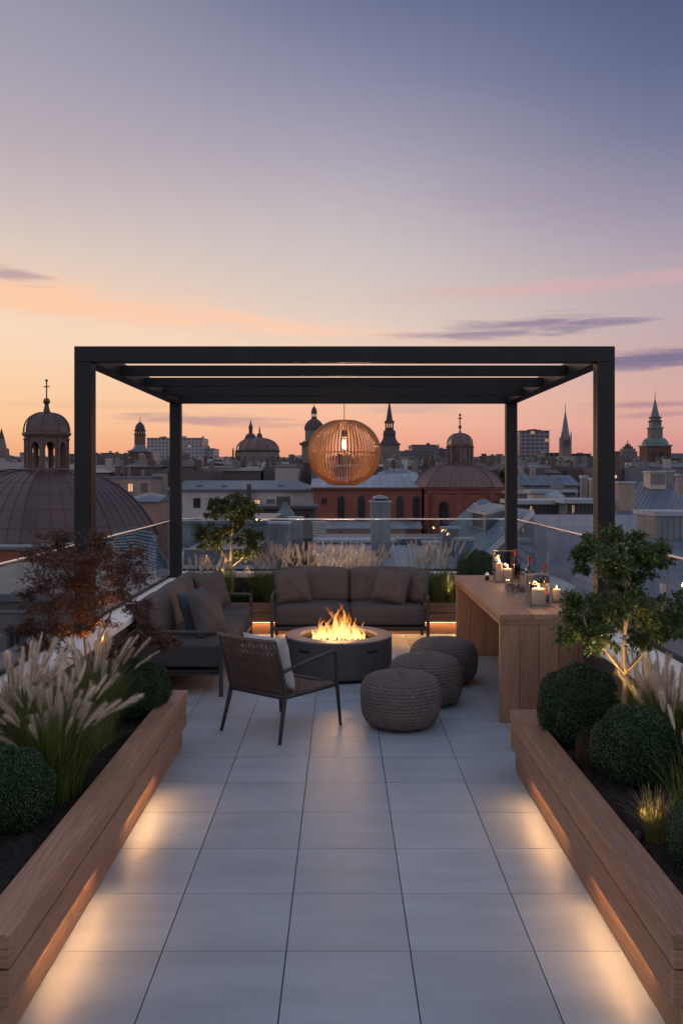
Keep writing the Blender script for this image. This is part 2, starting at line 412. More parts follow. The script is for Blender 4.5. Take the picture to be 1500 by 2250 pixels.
def balustrade(label, a, b, n, zt=1.42):
    a, b = Vector(a), Vector(b); d = (b - a); L = d.length; d.normalize(); rz = math.atan2(d.y, d.x)
    t = thing('glass_balustrade', label, 'glass railing', (a + b) / 2)
    for k in range(n):
        c = a + d * (L * (k + .5) / n)
        MB().box((c.x, c.y, (0.70 + zt) / 2 + .003), (L / n - .006, .014, zt - .70), rz).build('glass_panel', m_glass, t)
    c = (a + b) / 2
    MB().box((c.x, c.y, zt + .013), (L, .032, .022), rz).build('handrail', m_rail, t, bevel=.006)
    MB().box((c.x, c.y, .735), (L, .045, .030), rz).build('base_channel', m_frame, t)
balustrade('clear glass railing with thin bright handrail on the parapet behind the maple', (-2.22, -3, 0), (-2.22, 12.28, 0), 2)
balustrade('clear glass railing with thin bright handrail on the parapet beside the bar counter', (2.37, -3, 0), (2.37, 12.28, 0), 2)
balustrade('clear glass railing behind the rear planter with its plumes and small tree', (-2.18, 12.31, 0), (2.33, 12.31, 0), 2)

# ------------------------------------------------------------------ planters
def planter(label, x0, x1, y0, y1, h, lit_side, segs, rim=.142, rim_in=None):
    """boarded oak box, three boards high; the lit side has a set-back bottom board with led strips under the second board"""
    t = thing('planter_box', label, 'planter', ((x0 + x1) / 2, (y0 + y1) / 2, 0))
    top = h - .055; rows = [(.003 / top, .373 * h / top), (.392 * h / top, .69 * h / top), (.709 * h / top, 1.0)]
    inset = .034
    for side in ('x0', 'x1', 'y0', 'y1'):
        m = MB()
        for i, (a, b) in enumerate(rows):
            d = inset if (side == lit_side and i == 0) else 0
            za, zb = a * top, b * top - .001; th = .04
            if side == 'x0': m.b2((x0 + d, y0 + .041, za), (x0 + th + d, y1 - .041, zb))
            if side == 'x1': m.b2((x1 - th - d, y0 + .041, za), (x1 - d, y1 - .041, zb))
            if side == 'y0': m.b2((x0 + inset * (lit_side == 'x0' and i == 0), y0 + d, za), (x1 - inset * (lit_side == 'x1' and i == 0), y0 + th + d, zb))
            if side == 'y1': m.b2((x0 + inset * (lit_side == 'x0' and i == 0), y1 - th - d, za), (x1 - inset * (lit_side == 'x1' and i == 0), y1 - d, zb))
        m.build('board_panel', oak_y if side[0] == 'x' else oak_x, t, bevel=.003)
    m = MB(); m.b2((x0 + .075, y0 + .075, .002), (x1 - .075, y1 - .075, h - .13), .5); m.build('liner', m_darkwall, t)
    z0, z1 = top + .002, h; ra = .055 if lit_side == 'x1' else rim; rb_ = .055 if lit_side == 'x0' else rim
    for (lo, hi, w) in (((x0 - .004, y0 - .004), (x0 + ra, y1 + .004), oak_y), ((x1 - rb_, y0 - .004), (x1 + .004, y1 + .004), oak_y),
                        ((x0 + ra + .002, y0 - .004), (x1 - rb_ - .002, y0 + rim), oak_x), ((x0 + ra + .002, y1 - rim), (x1 - rb_ - .002, y1 + .004), oak_x)):
        MB().b2((*lo, z0), (*hi, z1)).build('rim', w, t, bevel=.004)
    # mulch as an uneven sheet
    n = 60; gx_ = np.linspace(x0 + .042, x1 - .042, 26 if lit_side != 'y0' else 90); gy_ = np.linspace(y0 + .042, y1 - .042, 90 if lit_side != 'y0' else 20)
    A, B = np.meshgrid(gx_, gy_, indexing='ij'); Zs = h - .085 + rng.normal(0, .011, A.shape) + .01 * np.sin(A * 9) * np.sin(B * 7)
    v = np.stack([A, B, Zs], -1).reshape(-1, 3); ny = len(gy_)
    i, j = np.meshgrid(np.arange(len(gx_) - 1), np.arange(ny - 1), indexing='ij'); a = (i * ny + j).ravel()
    link('mulch', v, np.stack([a, a + ny, a + ny + 1, a + 1], 1), None, m_soil, t)
    zs = .382 * h
    for (a, b, pw) in segs:
        m = MB()
        if lit_side == 'x1': m.b2((x1 - .023, a, zs - .001), (x1 - .013, b, zs + .004)); c = (x1 - .012, (a + b) / 2, zs - .004); d = (.55, 0, -1)
        elif lit_side == 'x0': m.b2((x0 + .013, a, zs - .001), (x0 + .023, b, zs + .004)); c = (x0 + .012, (a + b) / 2, zs - .004); d = (-.55, 0, -1)
        else: m.b2((a, y0 + .013, zs - .001), (b, y0 + .023, zs + .004)); c = ((a + b) / 2, y0 + .012, zs - .004); d = (0, -.55, -1)
        m.build('led_strip', m_led, t)
        l = lamp('led_light', 'AREA', c, pw, WARM, t, shape='RECTANGLE', size=.012, size_y=(b - a))
        q = Vector(d).to_track_quat('-Z', 'Y')
        if lit_side == 'y0': l.data.size, l.data.size_y = (b - a), .012
        # long side follows the planter
        zax = -Vector(d).normalized(); yax = Vector((1, 0, 0)) if lit_side == 'y0' else Vector((0, 1, 0))
        if lit_side == 'y0': xax = Vector((1, 0, 0)); yax = zax.cross(xax)
        else: xax = yax.cross(zax)
        l.rotation_euler = Matrix((xax, yax, zax)).transposed().to_euler()
    return t
planter('long oak planter holding the red maple and pale fountain grass', -1.92, -1.15, 3.10, 6.66, .42, 'x1', [(3.41, 4.28, 1.45), (4.89, 5.65, 1.45)])
planter('long oak planter with two clipped balls and the uplit young tree', 1.15, 1.94, 3.10, 6.10, .42, 'x0', [(3.40, 4.21, 1.45), (4.70, 5.57, 1.45)])
planter('low oak planter running across the rear behind the sofa', -1.92, 1.94, 11.42, 12.03, .395, 'y0', [(-1.86, 1.9, 9.0)], rim=.10)

# ------------------------------------------------------------------ pergola
pg = thing('pergola', 'large anthracite flat-topped pergola frame over the seating area', 'pergola', (0, 9.45, 0))
pz0, pz1 = 2.957, 3.085; W = .142
PX0, PX1, PY0, PY1 = -2.20, 2.25, 7.37, 11.58
for (x, y) in ((PX0, PY0), (PX1 - W, PY0), (PX0, PY1 - .12), (PX1 - W, PY1 - .12)):
    wy = W if y == PY0 else .12
    MB().b2((x, y, -.011), (x + W, y + wy, pz0 - .001)).build('post', m_frame, pg, bevel=.004)
MB().b2((PX0, PY0, pz0), (PX1, PY0 + W, pz1)).build('beam', m_frame, pg, bevel=.004)
MB().b2((PX0, PY1 - .12, pz0), (PX1, PY1, pz1)).build('beam', m_frame, pg, bevel=.004)
for x in (PX0, PX1 - W): MB().b2((x, PY0 + W + .001, pz0), (x + W, PY1 - .121, pz1)).build('beam', m_frame, pg, bevel=.004)
for y in (8.43, 9.45, 10.48): MB().b2((PX0 + W + .001, y - .05, pz0 + .003), (PX1 - W - .001, y + .05, 3.055)).build('crossbeam', m_frame, pg, bevel=.004)
# ------------------------------------------------------------------ sofas
m_fabric = basic('charcoal_outdoor_fabric', (0.105, 0.091, 0.089), 0.9, var=0.12, scale=5, bump=0.35, bscale=420, spec=0.2)
m_fabric2 = basic('darker_charcoal_fabric', (0.084, 0.077, 0.080), 0.9, var=0.12, scale=5, bump=0.35, bscale=380, spec=0.2)
m_blue = basic('slate_blue_fabric', (0.075, 0.088, 0.105), 0.9, var=0.12, scale=5, bump=0.35, bscale=380, spec=0.2)
m_white = basic('pale_grey_cushion_fabric', (0.50, 0.49, 0.48), 0.9, var=0.05, scale=5, bump=0.3, bscale=350, spec=0.2)

def soft(name, size, rad, loc, mat, parent, puff=(0, 0, 0), rx=0, rz=0, n=12, noise=.002):
    q, fs = rounded(size, rad, n, puff, noise)
    return link(name, xf(q, loc, rx=rx, rz=rz), fs, None, mat, parent, smooth=True, local=True)
def seam(name, size, z, loc, mat, parent):
    """piping round the edge of a seat cushion"""
    x, y = size[0] / 2 - .004, size[1] / 2 - .004; r = .045; pts = []
    for cx, cy, a0 in ((x - r, y - r, 0), (-x + r, y - r, 90), (-x + r, -y + r, 180), (x - r, -y + r, 270)):
        for k in range(5): a = R(a0 + k * 22.5); pts.append((loc[0] + cx + r * math.cos(a), loc[1] + cy + r * math.sin(a), loc[2] + z))
    pts.append(pts[0])
    return MB().tube(pts, .005, 5).build(name, mat, parent, local=True, smooth=True)
def sofa(label, width, nseat, loc, rz, group):
    """stands on its base, front towards -y; width along x, .84 deep"""
    t = thing('outdoor_sofa', label, 'sofa', loc, rz, group)
    w = width / 2; D = .84; bar = .036
    for sx in (-1, 1):
        for sy, hgt in ((-1, .60), (1, .60)):
            MB().box((sx * (w - bar / 2), sy * (D / 2 - bar / 2), (hgt - bar) / 2), (bar, bar, hgt - bar - .001)).build('leg', m_bronze, t, local=True, bevel=.005)
        m = MB(); ar = [(sx * (w - bar / 2), y, z) for y, z in ((-D / 2 + .012, .555), (-D / 2 + .02, .578), (-D / 2 + .05, .588), (0, .588), (D / 2 - .02, .588))]
        m.tube(ar, [.019, .021, .021, .021, .021], 8).build('armrest', m_bronze, t, local=True, smooth=True)
    m = MB(); z = .215
    m.box((0, -D / 2 + .02, z), (width - 2 * bar - .004, .034, .05)); 
    m.box((0, D / 2 - .02, z), (width - 2 * bar - .004, .034, .05))
    m.box((0, 0, z + .003), (width - 2 * bar - .004, D - .08, .03))
    for sx in (-1, 1): m.box((sx * (w - .055), 0, z - .003), (.034, D - .084, .044))
    m.build('seat_frame', m_bronze, t, local=True, bevel=.003)
    MB().box((0, D / 2 - .02, .50), (width - 2 * bar - .004, .03, .16)).build('back_rail', m_bronze, t, local=True, bevel=.004)
    sw = (width - 2 * bar - .02) / nseat
    for k in range(nseat):
        cx = -width / 2 + bar + .01 + sw * (k + .5)
        c = soft('seat_cushion', (sw - .006, .80, .215), .045, (cx, -.02, .358), m_fabric2, t, puff=(.0, .012, .022), n=14)
        seam('piping', (sw - .004, .802), .085, (cx, -.02, .358), m_fabric2, c); seam('piping', (sw - .004, .802), -.085, (cx, -.02, .358), m_fabric2, c)
        b = soft('back_cushion', (sw - .008, .19, .44), .075, (cx, .285, .655), m_fabric, t, puff=(.0, .03, .012), rx=R(-11), n=14)
    return t
def cushion(label, w, h, th, loc, rx, rz, mat, ry=0, seed=0, name='scatter_cushion', group='scatter cushions on the sofas'):
    v, fs = pillow(w, h, th, 18, seed)
    v = xf(v, ry=ry); v = xf(v, rx=rx); v = xf(v, rz=rz)
    lo = v[:, 2].min(); v = v - np.array([0, 0, lo])
    o = link(name, v, fs, None, mat, None, smooth=True, local=True); o.location = loc
    return tag(o, label, 'cushion', group)
SEAT = .468
s1 = sofa('two-seat charcoal sofa facing the camera behind the fire pit', 1.88, 2, (.10, 10.98, 0), 0, 'charcoal outdoor sofas')
s2 = sofa('long charcoal corner sofa along the wall beside the maple', 2.72, 3, (-1.50, 9.52, 0), R(90), 'charcoal outdoor sofas')
cushion('charcoal cushion alone at the end of the rear sofa farthest from the bar', .45, .42, .15, (-.60, 10.95, SEAT), R(-17), R(10), m_fabric, ry=R(-4), seed=1)
cushion('charcoal cushion leaning across the corner cushion on the rear sofa near the bar', .44, .41, .15, (.60, 10.86, SEAT), R(-20), R(-14), m_fabric, ry=R(9), seed=2)
cushion('charcoal cushion in the arm corner of the rear sofa, half behind another', .44, .42, .15, (.86, 11.02, SEAT), R(-16), R(-10), m_fabric, ry=R(3), seed=3)
cushion('dark cushion at the far end of the long sofa, beside the small lit tree', .46, .43, .15, (-1.50, 10.42, SEAT), R(-18), R(52), m_fabric2, ry=R(-5), seed=4)
cushion('front charcoal cushion of the overlapping pair on the long sofa by the maple', .46, .44, .16, (-1.30, 8.66, SEAT), R(-22), R(62), m_fabric2, ry=R(4), seed=5)
cushion('slate blue cushion peeking out behind the front cushion on the long sofa', .45, .43, .15, (-1.44, 8.90, SEAT), R(-18), R(64), m_blue, ry=R(-3), seed=6)

# ------------------------------------------------------------------ fire pit
m_pit = basic('dark_grey_concrete', (0.065, 0.062, 0.066), 0.62, var=0.14, scale=3, bump=0.1, bscale=50)
m_rimc = basic('grey_concrete_rim', (0.20, 0.17, 0.16), 0.6, var=0.10, scale=6, bump=0.06, bscale=70)
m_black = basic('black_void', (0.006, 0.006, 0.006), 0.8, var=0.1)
m_lava = basic('lava_rock', (0.045, 0.038, 0.036), 0.75, var=0.5, scale=60, tint=0.9)
FX, FY, FR = -.03, 9.18, .545
fp = thing('fire_pit', 'round dark concrete fire pit with a burning flame on lava stones', 'fire pit', (FX, FY, 0))
b = MB().lathe([(FR - .006, .035), (FR, .06), (FR, .375), (FR - .004, .385), (.41, .385), (.405, .31), (0, .31)], 96, (FX, FY, 0)).build('bowl', m_pit, fp)
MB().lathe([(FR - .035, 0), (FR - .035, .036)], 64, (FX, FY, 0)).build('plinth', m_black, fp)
MB().lathe([(.385, .372), (.385, .395), (.39, .401), (FR - .004, .401), (FR + .001, .397), (FR + .001, .386)], 96, (FX, FY, 0), cap=False).build('rim', m_rimc, fp)
for a in (-38, 38, 142, 218):
    m = MB(); vs = []; n = 9
    for k in range(n):
        q = R(a + (k / (n - 1) - .5) * 14)
        for r in (FR - .02, FR + .0015):
            for z in (.285, .312): vs.append((FX + r * math.sin(q), FY - r * math.cos(q), z))
    fs = []
    for k in range(n - 1):
        o = k * 4; fs += [(o + 2, o + 6, o + 7, o + 3), (o + 1, o + 3, o + 7, o + 5), (o, o + 4, o + 6, o + 2)]
    m.add(vs, fs).build('vent_slot', m_black, fp)
# lava stones
m = MB()
for k in range(620):
    r = .375 * math.sqrt(random.random()); a = random.random() * 6.283; s = random.uniform(.012, .026)
    z = .318 + .035 * (1 - (r / .38) ** 2) + random.uniform(-.006, .01)
    c = Vector((FX + r * math.cos(a), FY + r * math.sin(a), z)); rot = Matrix.Rotation(random.random() * 6, 3, (random.random() - .5, random.random() - .5, .3))
    vs = [rot @ Vector(p) * s * random.uniform(.75, 1.2) for p in ((1, 0, 0), (-1, 0, 0), (0, 1, 0), (0, -1, 0), (0, 0, .8), (0, 0, -.8))]
    m.add([c + p for p in vs], [(0, 2, 4), (2, 1, 4), (1, 3, 4), (3, 0, 4), (2, 0, 5), (1, 2, 5), (3, 1, 5), (0, 3, 5)])
lv = m.build('lava_rocks', m_lava, fp); 
# flames: licking tongues, hottest low down
m_flame, nt, b = new_mat('gas_flame')
nt.nodes.remove(b)
at = node(nt, 'ShaderNodeAttribute', attribute_name='tint'); h = at.outputs['Fac']
cr = node(nt, 'ShaderNodeValToRGB'); nt.links.new(h, cr.inputs[0]); e = cr.color_ramp.elements
e[0].position = 0; e[0].color = (1, .50, .14, 1); e[1].position = 1; e[1].color = (1, .14, .015, 1)
x = e.new(.35); x.color = (1, .58, .20, 1); x = e.new(.7); x.color = (1, .36, .06, 1)
em = node(nt, 'ShaderNodeEmission'); nt.links.new(cr.outputs[0], em.inputs[0])
nt.links.new(mathn(nt, 'MULTIPLY_ADD', h, -2.2, 3.2), em.inputs[1])
tr = node(nt, 'ShaderNodeBsdfTransparent'); mx = node(nt, 'ShaderNodeMixShader')
tcf = node(nt, 'ShaderNodeTexCoord'); mpf = node(nt, 'ShaderNodeMapping'); mpf.inputs['Scale'].default_value = (60, 60, 9); nt.links.new(tcf.outputs['Object'], mpf.inputs[0])
nf = node(nt, 'ShaderNodeTexNoise'); nf.inputs['Scale'].default_value = 1; nf.inputs['Detail'].default_value = 2; nt.links.new(mpf.outputs[0], nf.inputs[0])
al = mathn(nt, 'MULTIPLY', maprange(nt, nf.outputs[0], .40, .60, .02, 1), mathn(nt, 'MULTIPLY_ADD', h, -.66, .86))
nt.links.new(al, mx.inputs[0]); nt.links.new(tr.outputs[0], mx.inputs[1]); nt.links.new(em.outputs[0], mx.inputs[2])
nt.links.new(mx.outputs[0], nt.nodes['Material Output'].inputs[0])
m = MB(); fr = random.Random(5)
def tongue(x, y, z0, h, w):
    ph = fr.uniform(0, 6.28); a = fr.uniform(0, 3.14); lean = fr.uniform(-.25, .25); n = 12; vs = []; ts = []
    k2 = 6
    for i in range(n + 1):
        t = i / n
        ww = w * (0.45 + 1.3 * t) * (1 - t) ** 0.9 * 1.25 if t < 1 else 0
        cx = x + lean * h * t * t + .035 * h / .25 * math.sin(ph + 5.5 * t) * t; cy = y + .022 * math.cos(ph * 1.7 + 5 * t) * t; cz = z0 + h * t
        for k in range(k2):
            q = 2 * math.pi * k / k2 + a
            vs.append((cx + ww * math.cos(q), cy + ww * .55 * math.sin(q), cz))
    o = len(m.v); m.v.extend(vs)
    for i in range(n):
        for k in range(k2):
            l = (k + 1) % k2; m.f.append((o + i * k2 + k, o + i * k2 + l, o + (i + 1) * k2 + l, o + (i + 1) * k2 + k))
            m.t.append(min(1, ((i + .5) / n) * (.55 + .45 * min(1, h / .28))))
env = [(-.24, .10), (-.20, .15), (-.15, .20), (-.10, .17), (-.05, .19), (-.01, .31), (.04, .25), (.09, .20), (.13, .14), (.18, .18), (.22, .12)]
for x, hh in env:
    for k in range(15):
        xx = x + fr.gauss(0, .022); yy = fr.uniform(-.17, .17) * (1 - abs(x) * 1.8)
        tongue(FX + xx + .01, FY + yy, .335, hh * fr.uniform(.35, 1.18), fr.uniform(.008, .021))
for x, hh in ((-.03, .385), (.02, .40), (-.14, .27), (.19, .24), (.005, .34), (-.02, .34), (-.18, .22), (.10, .24), (.06, .30)): tongue(FX + x, FY + fr.uniform(-.04, .04), .34, hh, .019)
fl_ = m.build('flame', m_flame, fp, smooth=True)
lamp('fire_light', 'POINT', (FX, FY, .50), 32.0, (1.0, .50, .19), fp, shadow_soft_size=.14)

# ------------------------------------------------------------------ woven lounge chair
m_rope = basic('brown_woven_rope', (0.13, 0.086, 0.066), 0.85, var=0.2, scale=30, bump=0.3, bscale=300, tint=0.5)
m_chairf = basic('dark_brown_chair_frame', (0.036, 0.031, 0.030), 0.5, metal=0.1, var=0.15, scale=8)
fwd = Vector((.62, .785, 0)).normalized(); ang = math.atan2(-fwd.x, fwd.y)
CW, CD = .60, .64          # between leg centres at the floor
c0 = Vector((-.483, 7.17, 0))
ch = thing('woven_lounge_chair', 'low brown rope-woven armchair seen from behind, facing the fire pit', 'armchair', c0, ang)
# local: x right, y forward
SH = .335
bl = {}
for s in (-1, 1):
    foot = Vector((s * .31, -.36, 0)); seat = Vector((s * .285, -.27, SH)); top = Vector((s * .300, -.40, .775))
    MB().tube([foot, foot.lerp(seat, .5), seat + Vector((0, 0, .02)), seat.lerp(top, .5) + Vector((0, .012, 0)), top], [.013, .016, .019, .017, .014], 8).build('rear_upright', m_chairf, ch, local=True, smooth=True)
    f2 = Vector((s * .325, .355, 0)); k2 = Vector((s * .312, .325, SH)); t2 = Vector((s * .31, .315, .575))
    MB().tube([f2, k2, t2, t2 + Vector((0, -.012, .020)), t2 + Vector((0, -.04, .029)), Vector((s * .305, -.05, .572)), seat.lerp(top, .45) + Vector((s * .006, .012, 0))],
              [.012, .017, .015, .015, .0155, .015, .013], 8).build('arm_frame', m_chairf, ch, local=True, smooth=True)
    MB().tube([seat, k2 + Vector((-s * .004, 0, 0))], .019, 8).build('seat_rail', m_chairf, ch, local=True, smooth=True)
    bl[s] = (seat, top, k2)
MB().tube([bl[-1][0] + Vector((0, -.005, .0)), bl[1][0] + Vector((0, -.005, .0))], .021, 8).build('seat_rail', m_chairf, ch, local=True, smooth=True)
MB().tube([bl[-1][2], bl[1][2]], .019, 8).build('seat_rail', m_chairf, ch, local=True, smooth=True)
tr_pts = [bl[-1][1].lerp(bl[1][1], k / 8) + Vector((0, -.035 * math.sin(math.pi * k / 8), -.004)) for k in range(9)]
MB().tube(tr_pts, .0165, 8).build('top_rail', m_rope, ch, local=True, smooth=True)
m = MB(); NC = 31
for k in range(NC):
    u = (k + .5) / NC
    a = bl[-1][0].lerp(bl[1][0], u) + Vector((0, 0, .012)); b_ = bl[-1][1].lerp(bl[1][1], u) + Vector((0, -.035 * math.sin(math.pi * u), 0))
    pts = []
    for i in range(17):
        t = i / 16; p = a.lerp(b_, t); p.y += -.035 * math.sin(math.pi * u) * math.sin(t * math.pi) * .5 + .012 * math.sin(t * math.pi)
        p.y += .0045 * (-1) ** (k + i // 1) * (1 if 1 < i < 15 else 0); p.x += .004 * math.sin(t * 14 + k) + .010 * (t - .5)
        pts.append(p)
    m.tube(pts, .0066, 5)
for j in range(34):
    t = .05 + j / 34 * .78
    if .72 < t < .80: continue
    pts = []
    for i in range(NC * 2 + 1):
        u = i / (NC * 2); a = bl[-1][0].lerp(bl[1][0], u); b_ = bl[-1][1].lerp(bl[1][1], u) + Vector((0, -.035 * math.sin(math.pi * u), 0))
        p = a.lerp(b_, t + .02 * u); p.y += -.035 * math.sin(math.pi * u) * math.sin(t * math.pi) * .5 + .012 * math.sin(t * math.pi) + .0055 * math.cos(i * math.pi / 1 + j * math.pi)
        pts.append(p)
    m.tube(pts, .0046, 4, cap=False)
m.build('woven_back', m_rope, ch, local=True, smooth=True)
m = MB()
for k in range(24):
    u = (k + .5) / 24; a = bl[-1][0].lerp(bl[-1][2], u); b_ = bl[1][0].lerp(bl[1][2], u); n = 25
    m.tube([a.lerp(b_, i / n) + Vector((0, .003 * math.sin(i * 1.9 + k), .010 - .018 * math.sin(math.pi * i / n) + .005 * (-1) ** (i + k))) for i in range(n + 1)], .0085, 5)
for k in range(12):
    u = (k + .5) / 12; a = bl[-1][0].lerp(bl[1][0], u); b_ = bl[-1][2].lerp(bl[1][2], u); n = 24
    for d in (-.006, .006): m.tube([a.lerp(b_, i / n) + Vector((d, 0, .010 - .018 * math.sin(math.pi * u) + .005 * (-1) ** (i + k + 1))) for i in range(n + 1)], .0055, 4)
m.build('woven_seat', m_rope, ch, local=True, smooth=True)
cw = cushion('pale grey cushion standing against the inside of the woven armchair', .46, .44, .15, c0 + fwd * (-.175) + Vector((fwd.y, -fwd.x, 0)) * .03 + Vector((0, 0, .352)), R(15), ang, m_white, seed=9, group=None)

# ------------------------------------------------------------------ knitted poufs
m_knit = basic('taupe_knitted_yarn', (0.165, 0.145, 0.138), 0.92, var=0.16, scale=14, bump=0.5, bscale=500, spec=0.15)
def pouf_mesh(Rm, Ht):
    na, rows = 70, 33; sa, sr = 6, 5; n = na * sa; mrows = rows * sr
    s = np.linspace(0, 1, mrows + 1)
    # superellipse profile from bottom centre to top centre
    th = -np.pi / 2 + np.pi * s; e = .52
    pr = np.sign(np.cos(th)) * np.abs(np.cos(th)) ** e * Rm; pz = np.sign(np.sin(th)) * np.abs(np.sin(th)) ** .62 * Ht / 2 + Ht / 2
    # re-space evenly along the profile
    L = np.concatenate([[0], np.cumsum(np.hypot(np.diff(pr), np.diff(pz)))]); u = np.linspace(0, L[-1], mrows + 1)
    pr = np.interp(u, L, pr); pz = np.interp(u, L, pz)
    a = np.linspace(0, 2 * np.pi, n, endpoint=False)
    A, S = np.meshgrid(np.arange(n) / sa, np.arange(mrows + 1) / sr, indexing='ij')
    ci, cj = np.floor(A), np.floor(S); fu, fv = A - ci, S - cj
    odd = ((ci + cj) % 2)
    hgt = np.where(odd > 0, np.sin(np.pi * fu) ** .7 * (.55 + .45 * np.sin(np.pi * fv)), np.sin(np.pi * fv) ** .7 * (.55 + .45 * np.sin(np.pi * fu)))
    wob = 0.004 * np.sin(A * .21 + S * .3) + .003 * np.sin(A * .57 - S * .21)
    amp = .0145 * np.clip(pr / (Rm * .35), 0, 1)
    rr = pr[None, :] + hgt * amp[None, :] + wob * np.clip(pr / Rm, 0, 1)[None, :]
    zz = pz[None, :] + (hgt * .006) * np.sign(pz - Ht / 2)[None, :] * (np.abs(pz - Ht / 2) > Ht * .36)[None, :]
    v = np.stack([rr * np.cos(a)[:, None], rr * np.sin(a)[:, None], np.maximum(zz, 0)], -1).reshape(-1, 3)
    i, j = np.meshgrid(np.arange(n), np.arange(mrows), indexing='ij'); w = mrows + 1
    i2 = (i + 1) % n
    fs = np.stack([i * w + j, i2 * w + j, i2 * w + j + 1, i * w + j + 1], -1).reshape(-1, 4)
    return v, fs
v, fs = pouf_mesh(.315, .42)
pf = link('knitted_pouf', v, fs, None, m_knit, None, smooth=True, local=True)
PG = 'chunky knitted poufs by the bar'
for k, (x, y, lab) in enumerate([(.478, 7.25, 'taupe knitted pouf standing in front, nearest the camera, fully in view'),
                                 (.748, 7.97, 'taupe knitted pouf in the middle of the row of three'),
                                 (1.00, 8.78, 'taupe knitted pouf farthest back, tucked beside the bar counter')]):
    o = pf if k == 0 else pf.copy()
    if k: COL.objects.link(o)
    o.location = (x, y, 0); o.rotation_euler = (0, 0, k * 1.1); tag(o, lab, 'pouf', PG)

# ------------------------------------------------------------------ bar counter
BX0, BX1, BY0, BY1, BZ = 1.29, 2.095, 7.30, 10.26, .885
bar = thing('bar_counter', 'long oak bar counter with candles and bottles on it', 'bar counter', ((BX0 + BX1) / 2, (BY0 + BY1) / 2, 0))
m = MB(); n = 3; wv = (BX1 - BX0) / n
for k in range(n): m.b2((BX0 + k * wv + .0016, BY0, BZ - .045), (BX0 + (k + 1) * wv - .0016, BY1, BZ))
m.build('counter_top', oak_y, bar, bevel=.003)
m = MB(); m.b2((BX0, BY0, BZ - .088), (BX0 + .045, BY1, BZ - .047)); m.b2((BX1 - .045, BY0, BZ - .088), (BX1, BY1, BZ - .047))
m.b2((BX0 + .047, BY0, BZ - .088), (BX1 - .047, BY0 + .045, BZ - .047)); m.b2((BX0 + .047, BY1 - .045, BZ - .088), (BX1 - .047, BY1, BZ - .047))
m.build('apron', oak_y, bar, bevel=.003)
for (ya, yb) in ((BY0 + .002, BY0 + .07), (BY1 - .20, BY1 - .13)):
    m = MB(); n = 5; w5 = (BX1 - BX0 - .004) / n
    for k in range(n): m.b2((BX0 + .002 + k * w5 + .0018, ya, .001), (BX0 + .002 + (k + 1) * w5 - .0018, yb, BZ - .089))
    m.build('panel_leg', oak_z, bar, bevel=.003)
    MB().b2((BX0 + .01, ya + .012, .003), (BX1 - .01, yb - .012, BZ - .09)).build('panel_core', m_black, bar)

# ------------------------------------------------------------------ candles, bottles and glasses on the counter
m_clear = glass('hurricane_glass', (0.84, 0.84, 0.83))
m_tumbler, _nt, _b = new_mat('cut_crystal'); _b.inputs['Transmission Weight'].default_value = 1.0; _b.inputs['Roughness'].default_value = .03; _b.inputs['IOR'].default_value = 1.5; _b.inputs['Base Color'].default_value = (.95, .96, .96, 1)
m_wax = basic('ivory_candle_wax', (0.86, 0.68, 0.52), 0.5, var=0.05, scale=8)
nt = m_wax.node_tree; bw = nt.nodes['Principled BSDF']; bw.inputs['Subsurface Weight'].default_value = .4; bw.inputs['Subsurface Radius'].default_value = (.06, .036, .022); bw.inputs['Subsurface Scale'].default_value = .5
m_cflame = emit('candle_flame', (1.0, .58, .22), 12.0)
m_edge = basic('glass_edge_glint', (.22, .21, .20), .12, var=.05, spec=.8)
m_wick = basic('burnt_wick', (.01, .008, .006), .9)
m_foil = basic('red_foil_capsule', (.36, .02, .018), .35, var=.1); m_foil2 = basic('dark_wine_capsule', (.10, .012, .012), .4, var=.1)
m_bottle = basic('dark_green_bottle_glass', (.006, .011, .008), .06, var=.1, spec=.8)
m_rose = glass('pale_rose_bottle_glass', (0.66, 0.40, 0.24)); 
m_label = basic('cream_paper_label', (.52, .46, .36), .7, var=.06)
m_tray = basic('slate_candle_tray', (.16, .15, .15), .5, var=.1)
def candle(label, x, y, z, r, h, power, group='lit candles on the bar'):
    t = thing('candle', label, 'candle', (x, y, z), 0, group)
    MB().lathe([(r * .97, 0), (r, .004), (r, h - .006), (r * .95, h), (r * .8, h - .003), (r * .4, h - .010), (0, h - .012)], 32, (x, y, z)).build('wax', m_wax, t, smooth=True)
    MB().tube([(x, y, z + h - .012), (x + .001, y, z + h + .006)], .0018, 5).build('wick', m_wick, t)
    MB().lathe([(0, 0), (.005, .003), (.0085, .012), (.007, .022), (.003, .036), (0, .046)], 12, (x, y, z + h + .002), cap=False).build('flame', m_cflame, t, smooth=True)
    lamp('candle_light', 'POINT', (x, y, z + h + .03), power, (1.0, .50, .22), t, shadow_soft_size=.022)
    return t
